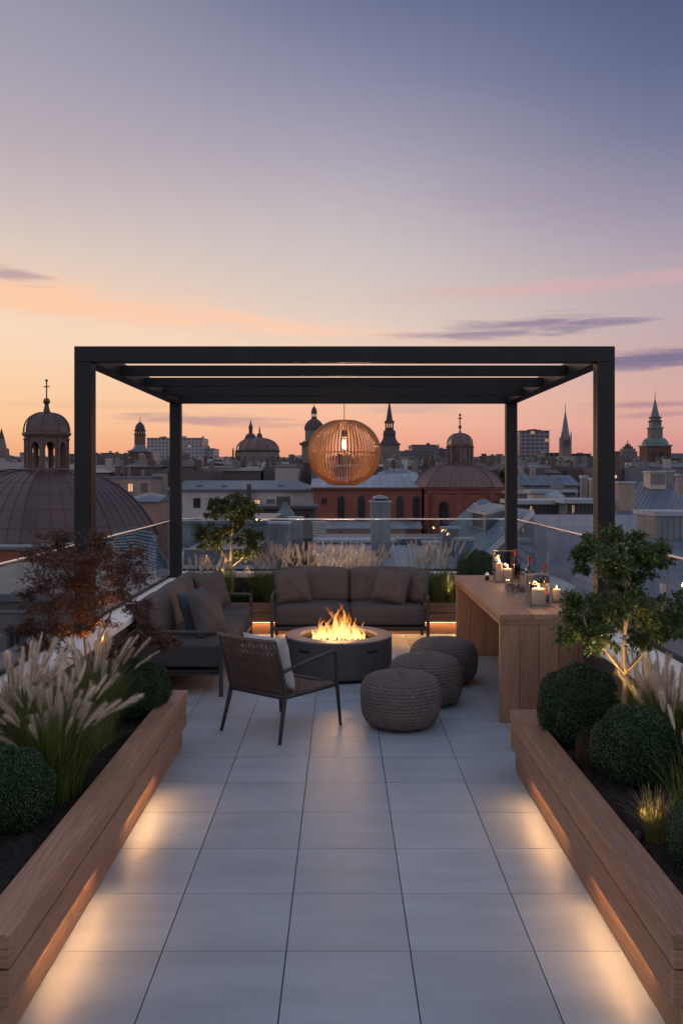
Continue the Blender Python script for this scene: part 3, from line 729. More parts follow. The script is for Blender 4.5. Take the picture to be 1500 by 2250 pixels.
def hurricane(label, x, y, z, w, d, h):
    t = thing('hurricane_vase', label, 'glass vase', (x, y, z), 0, 'glass hurricane vases on the bar')
    MB().b2((x - w / 2 - .02, y - d / 2 - .02, z), (x + w / 2 + .02, y + d / 2 + .02, z + .008)).build('tray', m_tray, t, bevel=.002)
    th = .005; m = MB(); z0 = z + .009
    m.b2((x - w / 2, y - d / 2, z0), (x + w / 2, y - d / 2 + th, z + h)); m.b2((x - w / 2, y + d / 2 - th, z0), (x + w / 2, y + d / 2, z + h))
    m.b2((x - w / 2, y - d / 2 + th, z0), (x - w / 2 + th, y + d / 2 - th, z + h)); m.b2((x + w / 2 - th, y - d / 2 + th, z0), (x + w / 2, y + d / 2 - th, z + h))
    m.build('glass_sides', m_clear, t)
    zz = z + h; q = [(x - w / 2, y - d / 2, zz), (x + w / 2, y - d / 2, zz), (x + w / 2, y + d / 2, zz), (x - w / 2, y + d / 2, zz), (x - w / 2, y - d / 2, zz)]
    m = MB(); m.tube(q, .0024, 5)
    for c in q[:4]: m.tube([(c[0], c[1], z0), c], .0022, 5)
    m.build('edge_glints', m_edge, t)  # opaque tubes; the bright glint of the glass edges is put into their colour
    return t
def bottle(label, x, y, z, h, r, mat, cap, lab=None, group='wine bottles on the bar'):
    t = thing('wine_bottle', label, 'bottle', (x, y, z), 0, group)
    MB().lathe([(r * .9, 0), (r, .006), (r, h * .56), (r * .93, h * .62), (r * .62, h * .69), (.0155, h * .76), (.0145, h * .985), (.0145, h)], 28, (x, y, z)).build('glass_body', mat, t, smooth=True)
    MB().lathe([(.0158, h * .80), (.0162, h * .985), (.0172, h * .99), (.0172, h * 1.005), (0, h * 1.008)], 20, (x, y, z), cap=False).build('capsule', cap, t, smooth=True)
    if lab:
        m = MB(); vs = []; fs = []; n = 16
        for k in range(n + 1):
            a = R(-95 + 190 * k / n); vs += [(x + (r + .0012) * math.sin(a), y - (r + .0012) * math.cos(a), z + h * zz) for zz in (.17, .47)]
        for k in range(n): fs.append((2 * k, 2 * k + 2, 2 * k + 3, 2 * k + 1))
        m.add(vs, fs).build('paper_label', m_label, t, smooth=True)
    return t
def tumbler(label, x, y, z, r, h, facets=10):
    t = thing('crystal_tumbler', label, 'glass', (x, y, z), 0, 'crystal tumblers on the bar')
    m = MB(); prof = [(r * .86, 0), (r * .9, .002), (r, h), (r - .003, h), (r * .86 - .004, .018), (0, .016)]
    m.lathe(prof, facets, (x, y, z)).build('glass_cup', m_tumbler, t)
    m = MB()
    for k in range(facets): a = 2 * math.pi * k / facets; m.box((x + r * .92 * math.sin(a), y - r * .92 * math.cos(a), z + h * .3), (.008, .006, h * .45), a)
    m.build('cut_facets', m_tumbler, t)
    return t
hurricane('tall square glass vase holding two candles at the far end of the bar', 1.735, 9.60, BZ, .20, .16, .33)
candle('tall slim candle in the far glass vase', 1.690, 9.60, BZ + .009, .034, .195, 1.8)
candle('short thick candle in the far glass vase', 1.782, 9.61, BZ + .009, .048, .132, 1.8)
hurricane('square glass vase around the single big candle at the near end of the bar', 1.715, 7.84, BZ, .175, .16, .265)
candle('big single candle in the near glass vase', 1.725, 7.84, BZ + .009, .060, .138, 2.8)
t = thing('candle_glass', 'small round glass tumbler with a candle beside the dark wine bottle', 'candle glass', (1.925, 8.02, BZ))
MB().lathe([(.038, 0), (.040, .002), (.042, .15), (.039, .15), (.037, .012), (0, .010)], 24, (1.925, 8.02, BZ)).build('glass_cup', m_clear, t, smooth=True)
MB().lathe([(.033, .0125), (.033, .12), (.028, .117), (0, .112)], 24, (1.925, 8.02, BZ), cap=False).build('candle_wax', m_wax, t, smooth=True)
MB().lathe([(0, 0), (.005, .003), (.008, .010), (.003, .028), (0, .036)], 10, (1.925, 8.02, BZ + .118), cap=False).build('flame', m_cflame, t, smooth=True)
lamp('candle_light', 'POINT', (1.925, 8.02, BZ + .145), .9, (1.0, .50, .22), t, shadow_soft_size=.02)
bottle('pale rosé bottle with red capsule next to the far candles', 1.885, 9.72, BZ, .335, .052, m_rose, m_foil)
bottle('red-capped bottle in the middle of the bar, half hidden behind glasses', 1.885, 8.98, BZ, .325, .042, m_bottle, m_foil, True)
bottle('dark wine bottle with cream label beside the near candle vase', 1.835, 8.10, BZ, .345, .043, m_bottle, m_foil2, True)
for k, (x, y, lab) in enumerate([(1.625, 8.62, 'cut crystal tumbler at the outer edge of the glass cluster'), (1.70, 8.74, 'cut crystal tumbler between two others in the glass cluster'),
                                 (1.735, 8.58, 'cut crystal tumbler closest to the near candle vase'), (1.66, 8.90, 'cut crystal tumbler at the back of the glass cluster'), (1.775, 8.72, 'cut crystal tumbler on the window side of the glass cluster, below the middle bottle'), (1.64, 8.47, 'cut crystal tumbler standing apart in front of the glass cluster')]):
    tumbler(lab, x, y, BZ, .036 + .003 * (k % 2), .10 + .03 * (k == 1))
t = thing('pepper_jar', 'small black jar with metal lid beside the far candle vase', 'jar', (1.585, 9.75, BZ))
MB().lathe([(.022, 0), (.024, .004), (.022, .05), (.020, .055)], 20, (1.585, 9.75, BZ)).build('jar_body', m_bottle, t, smooth=True)
MB().lathe([(.021, .055), (.021, .072), (.012, .075), (.013, .088), (0, .09)], 20, (1.585, 9.75, BZ), cap=False).build('lid', m_rail, t, smooth=True)

# ------------------------------------------------------------------ pendant lamp
m_cane = basic('orange_brown_cane', (0.58, 0.32, 0.165), 0.5, var=0.18, scale=8, tint=0.35)
nt = m_cane.node_tree; bw = nt.nodes['Principled BSDF']; tl_ = node(nt, 'ShaderNodeBsdfTranslucent'); tl_.inputs[0].default_value = (.60, .33, .16, 1)
mx_ = node(nt, 'ShaderNodeMixShader'); mx_.inputs[0].default_value = .6; nt.links.new(bw.outputs[0], mx_.inputs[1]); nt.links.new(tl_.outputs[0], mx_.inputs[2]); nt.links.new(mx_.outputs[0], nt.nodes['Material Output'].inputs[0])
m_cord = basic('black_cord', (.012, .011, .011), .7)
m_bulbglass = glass('bulb_glass', (.97, .93, .85))
m_fil = emit('glowing_filament', (1.0, .66, .30), 22.0)
LX, LY, LZ, LR, LV = .030, 9.45, 2.265, .382, .345
pl = thing('pendant_lamp', 'big globe pendant lamp of thin cane ribs with glowing bulb', 'pendant lamp', (LX, LY, LZ))
zc = .90
m = MB(); NR = 68
for k in range(NR):
    a = 2 * math.pi * k / NR; pts = []
    for i in range(21):
        t = -zc * math.pi / 2 * .92 + 2 * zc * math.pi / 2 * .92 * i / 20
        r = LR * math.cos(t) ** .92; z = LV * math.sin(t) * 1.01 - .0; pts.append((LX + r * math.sin(a), LY - r * math.cos(a), LZ + z - .0))
    m.tube(pts, .0070, 6)
m.build('cane_ribs', m_cane, pl, smooth=True)
tt = zc * math.pi / 2 * .92; rt = LR * math.cos(tt) ** .92; zt = LV * math.sin(tt) * 1.01
def ring(r, z, th, n=64): return [(LX + r * math.cos(2 * math.pi * i / n), LY + r * math.sin(2 * math.pi * i / n), LZ + z) for i in range(n + 1)]
for r, z, th in ((rt, zt, .007), (rt, -zt, .008), (LR - .004, 0, .0075)): MB().tube(ring(r, z, th), th, 6, cap=False).build('ring', m_cane, pl, smooth=True)
MB().tube([(LX, LY, pz0 - .001), (LX, LY, LZ + .20)], .0042, 6).build('cord', m_cord, pl)
m = MB()
for k in range(3): a = 2 * math.pi * k / 3; m.tube([(LX + rt * math.cos(a), LY + rt * math.sin(a), LZ + zt), (LX, LY, LZ + zt + .004)], .003, 5)
m.build('hanger_spokes', m_cord, pl)
MB().lathe([(.006, .245), (.022, .235), (.022, .165), (.017, .160)], 16, (LX, LY, LZ)).build('lamp_socket', m_cord, pl, smooth=True)
bb = MB().lathe([(.015, .160), (.022, .135), (.034, .09), (.034, .06), (.020, .035), (0, .028)], 20, (LX, LY, LZ), cap=False).build('bulb', m_bulbglass, pl, smooth=True)
m = MB()
for k in range(6): a = k * math.pi / 3; m.tube([(LX + .012 * math.cos(a), LY + .012 * math.sin(a), LZ + .135), (LX + .012 * math.cos(a + .5), LY + .012 * math.sin(a + .5), LZ + .06)], .0022, 4)
m.build('filament', m_fil, bb)
lamp('bulb_light', 'POINT', (LX, LY, LZ + .09), 24.0, (1.0, .66, .38), pl, shadow_soft_size=.035)
# ------------------------------------------------------------------ planting
m_box = leafy('boxwood_leaves', (0.015, 0.042, 0.020), (0.060, 0.110, 0.050), .15, .38)
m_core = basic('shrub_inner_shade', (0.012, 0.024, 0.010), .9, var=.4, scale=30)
m_leaf = leafy('young_tree_leaves', (0.030, 0.066, 0.024), (0.120, 0.165, 0.052), .35, .38)
m_olive = leafy('small_tree_leaves', (0.026, 0.050, 0.018), (0.085, 0.105, 0.030), .30, .42)
m_maple = leafy('red_maple_leaves', (0.055, 0.027, 0.020), (0.160, 0.072, 0.046), .30, .5)
m_blade = leafy('grass_blades', (0.050, 0.090, 0.022), (0.20, 0.235, 0.065), .30, .5)
m_gold = leafy('golden_grass_blades', (0.16, 0.13, 0.045), (0.36, 0.29, 0.11), .30, .5)
m_dry = leafy('dry_brown_stems', (0.05, 0.036, 0.024), (0.11, 0.078, 0.05), .15, .6)
m_plume = leafy('feathery_grass_plumes', (0.52, 0.42, 0.33), (0.86, 0.75, 0.62), .45, .8)
m_cover = leafy('low_shrub_leaves', (0.020, 0.042, 0.016), (0.060, 0.085, 0.030), .2, .45)
m_bark = basic('pale_tree_bark', (0.26, 0.19, 0.12), .8, var=.3, scale=40, bump=.5, bscale=120, stretch=(1, 1, .3))
m_bark2 = basic('dark_maple_bark', (0.09, 0.055, 0.045), .8, var=.3, scale=40, bump=.5, bscale=120, stretch=(1, 1, .3))

def leaves(c, d, up, ln, wd, fold=.25):
    """folded leaf quads: centres/bases c, pointing along d, faces turned to up; arrays of n rows"""
    d = d / np.linalg.norm(d, axis=1, keepdims=True)
    s = np.cross(d, up); s /= np.maximum(np.linalg.norm(s, axis=1, keepdims=True), 1e-6); nrm = np.cross(s, d)
    ln = np.asarray(ln).reshape(-1, 1); wd = np.asarray(wd).reshape(-1, 1)
    mid = c + d * ln * .45
    L = mid + s * wd / 2 + nrm * wd * fold; Rr = mid - s * wd / 2 + nrm * wd * fold; tip = c + d * ln
    v = np.stack([c, Rr, tip, L], 1).reshape(-1, 3); n = len(c)
    i = np.arange(n) * 4
    f = np.concatenate([np.stack([i, i + 1, i + 2], 1), np.stack([i, i + 2, i + 3], 1)])
    return v, f
def rdir(n, r=rng):
    d = r.normal(size=(n, 3)); return d / np.linalg.norm(d, axis=1, keepdims=True)
def merge(parts):
    vs, fs, o = [], [], 0
    for v, f in parts: vs.append(v); fs.append(f + o); o += len(v)
    return np.concatenate(vs), np.concatenate(fs)

# ---- clipped box balls
def boxball_mesh(seed, n):
    r = np.random.default_rng(seed); d = rdir(n, r)
    lump = 1 + .065 * np.sin(d[:, 0] * 7 + seed) * np.sin(d[:, 1] * 6 + 1) + .03 * np.sin(d[:, 2] * 9 + d[:, 0] * 5 + seed * 2)
    rad = lump * r.uniform(.86, 1.03, n) * np.where(r.uniform(0, 1, n) > .985, r.uniform(1.0, 1.10, n), 1)
    c = d * rad[:, None]; up = rdir(n, r) * .7 + d
    dr = d * .55 + rdir(n, r) * .8 + np.array([0, 0, .25])
    return leaves(c, dr, up, r.uniform(.038, .072, n), r.uniform(.026, .044, n)), r
def ball_thing(label, loc, rad, seed, n=15000, group='clipped box balls in the planters', name='boxwood_ball', proto=None):
    t = thing(name, label, 'shrub', loc, seed * 1.7, group)
    (v, f), r = boxball_mesh(seed, n)
    d = v[::4]; tn = r.uniform(0, 1, n) * .7 + .3 * (np.sin(v[::4, 0] * 9) * np.sin(v[::4, 1] * 8 + 1) * .5 + .5)
    link('leaves', v * rad + np.array([0, 0, rad * .93]), f, np.concatenate([tn, tn]), m_box, t, local=True)
    g = []
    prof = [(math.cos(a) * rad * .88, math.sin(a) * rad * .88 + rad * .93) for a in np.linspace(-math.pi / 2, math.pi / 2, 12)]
    MB().lathe([(max(r_, 0), z) for r_, z in prof], 20).build('shaded_core', m_core, t, local=True, smooth=True)  # solid dark core; the shade between the leaves is put into its colour
    return t
SZ = .42 - .085
def onball(px, pyc, rpx, Z):
    return (X(px, Z), Z, SZ - .02), rpx * Z / F
for lab, px, rpx, Z, sd in (('clipped box ball at the far end of the left planter, under the maple', 300, 69, 6.26, 1), ('clipped box ball at the left edge in front of the pale fountain grass', 18, 92, 4.28, 2),
                            ('clipped box ball in front of the bar counter, at the planter corner', 1272, 87, 5.66, 3), ('clipped box ball at the foot of the uplit young tree', 1394, 89, 4.92, 4)):
    loc, rad = onball(px, 0, rpx, Z); ball_thing(lab, loc, rad, sd, 36000)
ball_thing('small clipped box ball behind the bar at the rear corner', (X(1047, 11.72), 11.72, .56), .255, 6, 16000)
ball_thing('box ball at the right edge, cut off by the picture, beside the golden grass tuft', (X(1548, 3.82), 3.82, SZ - .02), .16, 7, 9000)

_q = [o for o in COL.objects if o.get('label', '').startswith('small clipped box ball behind')][0]
MB().tube([(0, 0, -.26), (0, 0, .2)], [.016, .012], 6).build('stem', m_bark2, _q, local=True)

# ---- ornamental grasses
def blades(base, n, h, spread, lean, wid, r, droop=1.0, seg=5):
    a = r.uniform(0, 2 * np.pi, n); rad = spread * np.sqrt(r.uniform(0, 1, n))
    b = np.stack([base[0] + rad * np.cos(a), base[1] + rad * np.sin(a), np.full(n, base[2])], 1)
    out = np.stack([np.cos(a), np.sin(a), np.zeros(n)], 1) * (rad / max(spread, 1e-6))[:, None] * .6 + rdir(n, r) * .45
    out[:, 2] = 0; ln = h * r.uniform(.55, 1.08, n); k = lean * r.uniform(.25, 1.2, n) * droop
    side = np.cross(out + 1e-3, np.array([0, 0, 1.])); side /= np.linalg.norm(side, axis=1, keepdims=True)
    V = []; ts = np.linspace(0, 1, seg + 1); w = wid * r.uniform(.7, 1.3, n)
    for t in ts:
        p = b + out * (ln * k * (t ** 1.9))[:, None] + np.array([0, 0, 1.]) * (ln * (t - .36 * k * t ** 2.6))[:, None]
        ww = (w * (1 - t ** 2) * .5 + .0003)[:, None]
        V.append(p - side * ww); V.append(p + side * ww)
    v = np.stack(V, 1).reshape(-1, 3); m = 2 * (seg + 1); i = np.arange(n)[:, None] * m
    f = np.concatenate([i + np.array([2 * s, 2 * s + 1, 2 * s + 3, 2 * s + 2]) for s in range(seg)])
    tn = np.tile(r.uniform(0, 1, n), seg)
    return v, f, tn
def plumes(base, n, h, spread, lean, plen, pw, r, hairs=110):
    """bottle-brush seed heads on thin stems; returns stems tubes + hair triangles"""
    st = MB(); H_ = []; T_ = []
    for k in range(n):
        a = r.uniform(0, 2 * np.pi); rad = spread * math.sqrt(r.uniform(0, 1))
        b = np.array([base[0] + rad * .5 * math.cos(a), base[1] + rad * .5 * math.sin(a), base[2]])
        out = np.array([math.cos(a), math.sin(a), 0]) * (rad / spread) * .8 + np.array([r.normal() * .3 + .12, r.normal() * .3, 0])
        L = h * r.uniform(.72, 1.08); kk = lean * r.uniform(.3, 1.3)
        f = lambda t: b + out * L * kk * t ** 1.8 + np.array([0, 0, L * (t - .30 * kk * t ** 2.5)])
        pl_ = plen * r.uniform(.75, 1.2); t0 = 1 - pl_ / L
        st.tube([f(t) for t in np.linspace(0, 1, 9)], [.0014] * 8 + [.0006], 4, r.uniform(0, 1))
        ts = r.uniform(t0, 1.0, hairs); c = np.array([f(t) for t in ts]); ax = np.array([f(min(1.05, t + .03)) - f(t - .03) for t in ts]); ax /= np.linalg.norm(ax, axis=1, keepdims=True)
        u = (ts - t0) / (1 - t0); prof = np.sin(np.pi * np.clip(u * .93 + .07, 0, 1)) ** .6
        d = rdir(hairs, r); d -= ax * np.sum(d * ax, 1, keepdims=True); d /= np.linalg.norm(d, axis=1, keepdims=True)
        dr = ax * 1.5 + d * .75 + np.array((0, 0, -.12)); ln = pw * r.uniform(1.2, 2.2) * (prof * r.uniform(.6, 1.25, hairs) + .15)
        s = np.cross(dr, d); s /= np.linalg.norm(s, axis=1, keepdims=True)
        w = pw * r.uniform(.03, .06)
        H_.append(np.stack([c - s * w, c + s * w, c + dr * ln[:, None]], 1).reshape(-1, 3)); T_.append(np.clip(r.uniform(.1, .9) + r.normal(0, .2, hairs), 0, 1))
    v = np.concatenate(H_); f = np.arange(len(v)).reshape(-1, 3)
    return st, v, f, np.concatenate(T_)
def fountain_grass(label, loc, seed, nb, hb, spread, lean, np_, hp, plen, pw, hairs=110, group='fountain grass clumps with pale plumes', mat=None, wid=.0034, name='fountain_grass'):
    r = np.random.default_rng(seed)
    t = thing(name, label, 'ornamental grass', loc, 0, group)
    v, f, tn = blades((0, 0, 0), nb, hb, spread, lean, wid, r); link('blades', v, f, tn, mat or m_blade, t, local=True)
    if np_:
        st, v, f, tn = plumes((0, 0, 0), np_, hp, spread, lean * .75, plen, pw, r, int(hairs * 1.5))
        st.build('stems', m_dry, t, local=True); link('plumes', v, f, tn, m_plume, t, local=True)
    return t
fountain_grass('big fountain grass clump with the most plumes, at the left edge of the planter', (X(40, 4.95), 4.95, SZ - .02), 21, 2100, .62, .16, .55, 62, .80, .18, .017, 230)
fountain_grass('fountain grass clump arching over the oak rim of the left planter', (X(120, 4.72), 4.72, SZ - .02), 22, 2000, .56, .14, .75, 52, .68, .16, .016, 220)
fountain_grass('fountain grass clump at the foot of the maple trunk', (X(200, 5.55), 5.55, SZ - .02), 23, 1500, .58, .14, .55, 36, .74, .16, .015, 200)
fountain_grass('fountain grass clump next to the box ball under the maple', (X(222, 5.90), 5.90, SZ - .02), 24, 800, .50, .08, .45, 18, .66, .16, .015, 200)
fountain_grass('fountain grass clump against the coping behind the trunk of the uplit tree', (X(1420, 5.50), 5.50, SZ - .02), 25, 900, .46, .12, .50, 34, .64, .17, .016, 200)
fountain_grass('fountain grass clump at the right edge behind the box ball', (X(1468, 5.10), 5.10, SZ - .02), 26, 1400, .54, .12, .50, 44, .68, .18, .017, 220)
fountain_grass('sparse fountain grass with two plumes bending over the box ball at the right edge', (X(1500, 4.35), 4.35, SZ - .02), 27, 160, .42, .05, .8, 5, .60, .14, .016, 220)
rr_ = random.Random(3)
for k, (px, n, lab) in enumerate([(440, 10, 'short pale plume clump beside the left rear post'), (487, 8, 'pale plume clump at the left of the small lit tree'), (575, 12, 'tall pale plume clump right of the small lit tree'),
                                  (618, 14, 'tall pale plume clump rising at the left end of the rear sofa'), (668, 18, 'pale plume clump behind the left half of the rear sofa'), (716, 20, 'pale plume clump behind the sofa, left of the middle seam'),
                                  (765, 20, 'pale plume clump behind the sofa, by the middle seam'), (812, 18, 'pale plume clump behind the right half of the rear sofa'), (925, 14, 'pale plume clump behind the right end of the rear sofa'),
                                  (975, 12, 'pale plume clump between the rear sofa and the bar')]):
    Z = 11.80 + rr_.uniform(-.06, .08); hh = .88 if px > 560 else .70; n = int(n * 2.6)
    fountain_grass(lab, (X(px, Z), Z, .31), 40 + k, 700, .56, .15, .50, n, hh + rr_.uniform(-.03, .04), 0.20, .016, 150, 'pale plume clumps in the rear planter', wid=.006)
for k, (px, lab) in enumerate([(600, 'bright green grass tuft at the left arm of the rear sofa'), (960, 'bright green grass tuft between rear sofa and bar'), (992, 'bright green grass tuft against the end of the bar'), (852, 'green grass tuft behind the right sofa back')]):
    fountain_grass(lab, (X(px, 11.62), 11.62, .31), 60 + k, 800, .46, .13, .45, 0, 0, 0, 0, group='green grass tufts in the rear planter', wid=.0065, name='grass_tuft')
fountain_grass('small golden grass tuft lit by a hidden spotlight at the right', (X(1440, 4.12), 4.12, SZ - .02), 71, 420, .27, .05, .75, 0, 0, 0, 0, group=None, mat=m_gold, wid=.0034, name='grass_tuft')
fountain_grass('low brown tuft of dry stems between the two right box balls', (X(1292, 5.18), 5.18, SZ - .02), 72, 320, .23, .075, .18, 0, 0, 0, 0, group=None, mat=m_dry, wid=.004, name='dry_grass_tuft')
# low leafy shrubs in the rear planter
for k, (px, lab) in enumerate([(470, 'low green shrub at the left end of the rear planter'), (512, 'low green shrub below the small lit tree'), (556, 'low green shrub between the small tree and the rear sofa'), (1022, 'low green shrub beside the small box ball')]):
    r = np.random.default_rng(80 + k); n = 2600; d = rdir(n, r); c = d * r.uniform(.5, 1.05, (n, 1)) * np.array([.22, .17, .11]) + np.array([0, 0, .06])
    v, f = leaves(c, d + rdir(n, r) * .8 + np.array([0, 0, .5]), rdir(n, r), r.uniform(.02, .04, n), r.uniform(.012, .018, n)); tn = r.uniform(0, 1, n)
    o = link('low_shrub', v, f, np.concatenate([tn, tn]), m_cover, None, local=True); o.location = (X(px, 11.66), 11.66, .32); tag(o, lab, 'shrub', 'low shrubs in the rear planter')

# ---- trees
def branch(mb, a, b, r0, r1, r, wig=.03, n=7):
    a, b = np.array(a, float), np.array(b, float); L = np.linalg.norm(b - a); w = r.normal(size=3) * wig * L
    pts = [a + (b - a) * t + w * math.sin(math.pi * t) for t in np.linspace(0, 1, n)]
    mb.tube(pts, list(np.linspace(r0, r1, n)), 7); return pts
def tree(name, label, loc, seed, trunk_h, blobs, nleaf, ll, lw, mat, bark, r0, stems, twig=9, droop=.0, flat=1.0, fan=1, cat='tree'):
    """blobs: crown pads (x, y, z, rx, ry, rz, weight); leaves sit on twigs that reach from the limbs into each pad"""
    r = np.random.default_rng(seed); t = thing(name, label, cat, loc); wood_ = MB()
    for s in stems: branch(wood_, s[0], s[1], s[2], s[3], r, .04)
    C, D = [], []; tot = sum(b[6] for b in blobs); limbs = MB()
    for (x, y, z, rx, ry, rz, wgt) in blobs:
        src = min((np.array(s[0]) + (np.array(s[1]) - np.array(s[0])) * q for s in stems for q in (.55, .75, .9, 1)), key=lambda p: np.linalg.norm(p - np.array((x, y, z - rz * .6))))
        ctr = np.array((x, y, z)); branch(limbs, src, ctr, r0 * .30, r0 * .14, r, .06)
        nt_ = max(6, int(twig * wgt)); per = int(nleaf * wgt / tot / nt_)
        for k in range(nt_):
            d = rdir(1, r)[0]; q = ctr + d * np.array((rx, ry, rz)) * r.uniform(.55, 1.0) ** .6
            p0 = ctr + (q - ctr) * .15 + np.array((0, 0, -rz * .2))
            pts = branch(limbs, p0, q, r0 * .10, r0 * .04, r, .08, 5)
            dirv = (q - ctr) / (np.linalg.norm(q - ctr) + 1e-6)
            tt = r.uniform(.35, 1.12, per)[:, None]; cs = p0 + (q - p0) * tt + r.normal(size=(per, 3)) * np.array((rx, ry, rz)) * .16
            C.append(cs); D.append(dirv * .6 + rdir(per, r) * .85 + np.array((0, 0, -droop)))
    c = np.concatenate(C); d = np.concatenate(D); n = len(c)
    parts = []; up = rdir(n, r) * .55 + np.array((0, 0, flat)); tn = np.clip(r.normal(.5, .25, n), 0, 1); tl = []
    for k in range(fan):
        dd = d.copy()
        if fan > 1:
            s = np.cross(d, up); s /= np.linalg.norm(s, axis=1, keepdims=True); dd = d / np.linalg.norm(d, axis=1, keepdims=True) + s * (k - (fan - 1) / 2) * .75
        ln = r.uniform(.65, 1.2, n) * ll * (1 if fan == 1 else 1 - .22 * abs(k - (fan - 1) / 2)); parts.append(leaves(c, dd, up, ln, ln * lw, .12)); tl += [tn, tn]
    # merge() keeps each part's triangles in order, so tint lists follow
    v, f = merge(parts)
    link('crown', v, f, np.concatenate(tl), mat, t, local=True)
    wood_.add(limbs.v, limbs.f, .5).build('trunk', bark, t, local=True, smooth=True)
    return t
# uplit young tree on the right
TZ = 5.42; tx, ty, tz = X(1373, TZ), TZ, SZ - .03
def L_(px, py, dz=0.0): p = P(px, py, TZ + dz); return (p[0] - tx, p[1] - ty, p[2] - tz)
st = [((0, 0, 0), L_(1374, 1482), .019, .0165), (L_(1374, 1482), L_(1372, 1395), .0125, .011), (L_(1372, 1395), L_(1366, 1200, .05), .011, .004),
      (L_(1374, 1486), L_(1330, 1430, -.04), .010, .008), (L_(1330, 1430, -.04), L_(1290, 1385, -.1), .008, .004), (L_(1377, 1480), L_(1405, 1440, .05), .009, .007), (L_(1405, 1440, .05), L_(1440, 1385, .1), .007, .004),
      (L_(1376, 1474), L_(1420, 1425, -.08), .006, .004)]
bl_ = []
for (px, py, dz, rp, rz_, w) in [(1310, 1205, 0, 42, 34, 1.0), (1365, 1188, .08, 52, 32, 1.3), (1420, 1200, -.05, 46, 34, 1.1), (1455, 1222, .05, 28, 24, .5), (1345, 1235, -.12, 52, 36, 1.3), (1400, 1245, .1, 50, 34, 1.2), (1290, 1232, .1, 34, 26, .6),
                                 (1275, 1335, -.05, 46, 36, 1.0), (1262, 1388, .05, 42, 34, .9), (1325, 1350, .12, 52, 40, 1.2), (1318, 1405, -.12, 50, 30, 1.0), (1385, 1330, -.1, 48, 36, 1.0), (1440, 1345, .05, 54, 42, 1.3), (1478, 1375, -.06, 44, 38, 1.0), (1425, 1400, .1, 50, 28, .9), (1480, 1320, .1, 34, 24, .5), (1380, 1290, .05, 40, 26, .7)]:
    p = L_(px, py, dz); k = TZ / F; bl_.append((*p, rp * k, rp * k, rz_ * k, w))
tree('young_tree', 'young tree with broad glossy leaves lit from below in the right planter', (tx, ty, tz), 31, 1, bl_, 9500, .042, .50, m_leaf, m_bark, .019, st, twig=11, droop=.15, flat=.8)
# small tree in the rear planter
TZ = 11.72; tx, ty, tz = X(505, TZ), TZ, .30
st = [((0, 0, 0), L_(506, 1232), .024, .020), (L_(506, 1232), L_(507, 1180), .019, .015), (L_(507, 1180), L_(505, 1100), .014, .006), (L_(505, 1235), L_(484, 1205, .05), .011, .008), (L_(484, 1205, .05), L_(465, 1185), .008, .005), (L_(507, 1247), L_(530, 1228, -.06), .010, .008), (L_(530, 1228, -.06), L_(556, 1200), .008, .005)]
bl_ = []
for (px, py, dz, rp, rz_, w) in [(480, 1112, 0, 30, 18, 1), (512, 1098, .1, 34, 18, 1.2), (545, 1112, -.1, 28, 18, 1), (500, 1128, -.15, 36, 18, 1.2), (538, 1132, .12, 30, 16, 1), (462, 1125, .1, 18, 14, .5), (555, 1128, 0, 16, 14, .4),
                                 (450, 1168, 0, 24, 18, .9), (462, 1192, -.1, 26, 18, .9), (488, 1188, .12, 22, 16, .7), (482, 1165, 0, 24, 14, .7), (536, 1180, .1, 26, 20, 1), (562, 1182, -.05, 22, 20, .9), (545, 1206, -.12, 26, 16, .9), (528, 1218, .05, 18, 10, .5), (515, 1160, .15, 22, 14, .6), (436, 1175, .05, 14, 14, .4)]:
    p = L_(px, py, dz); k = TZ / F; bl_.append((*p, rp * k, rp * k, rz_ * k, w))
tree('small_tree', 'small round-crowned tree lit from below in the rear planter', (tx, ty, tz), 32, 1, bl_, 9500, .044, .55, m_olive, m_bark, .024, st, twig=12, droop=.1, flat=.7)
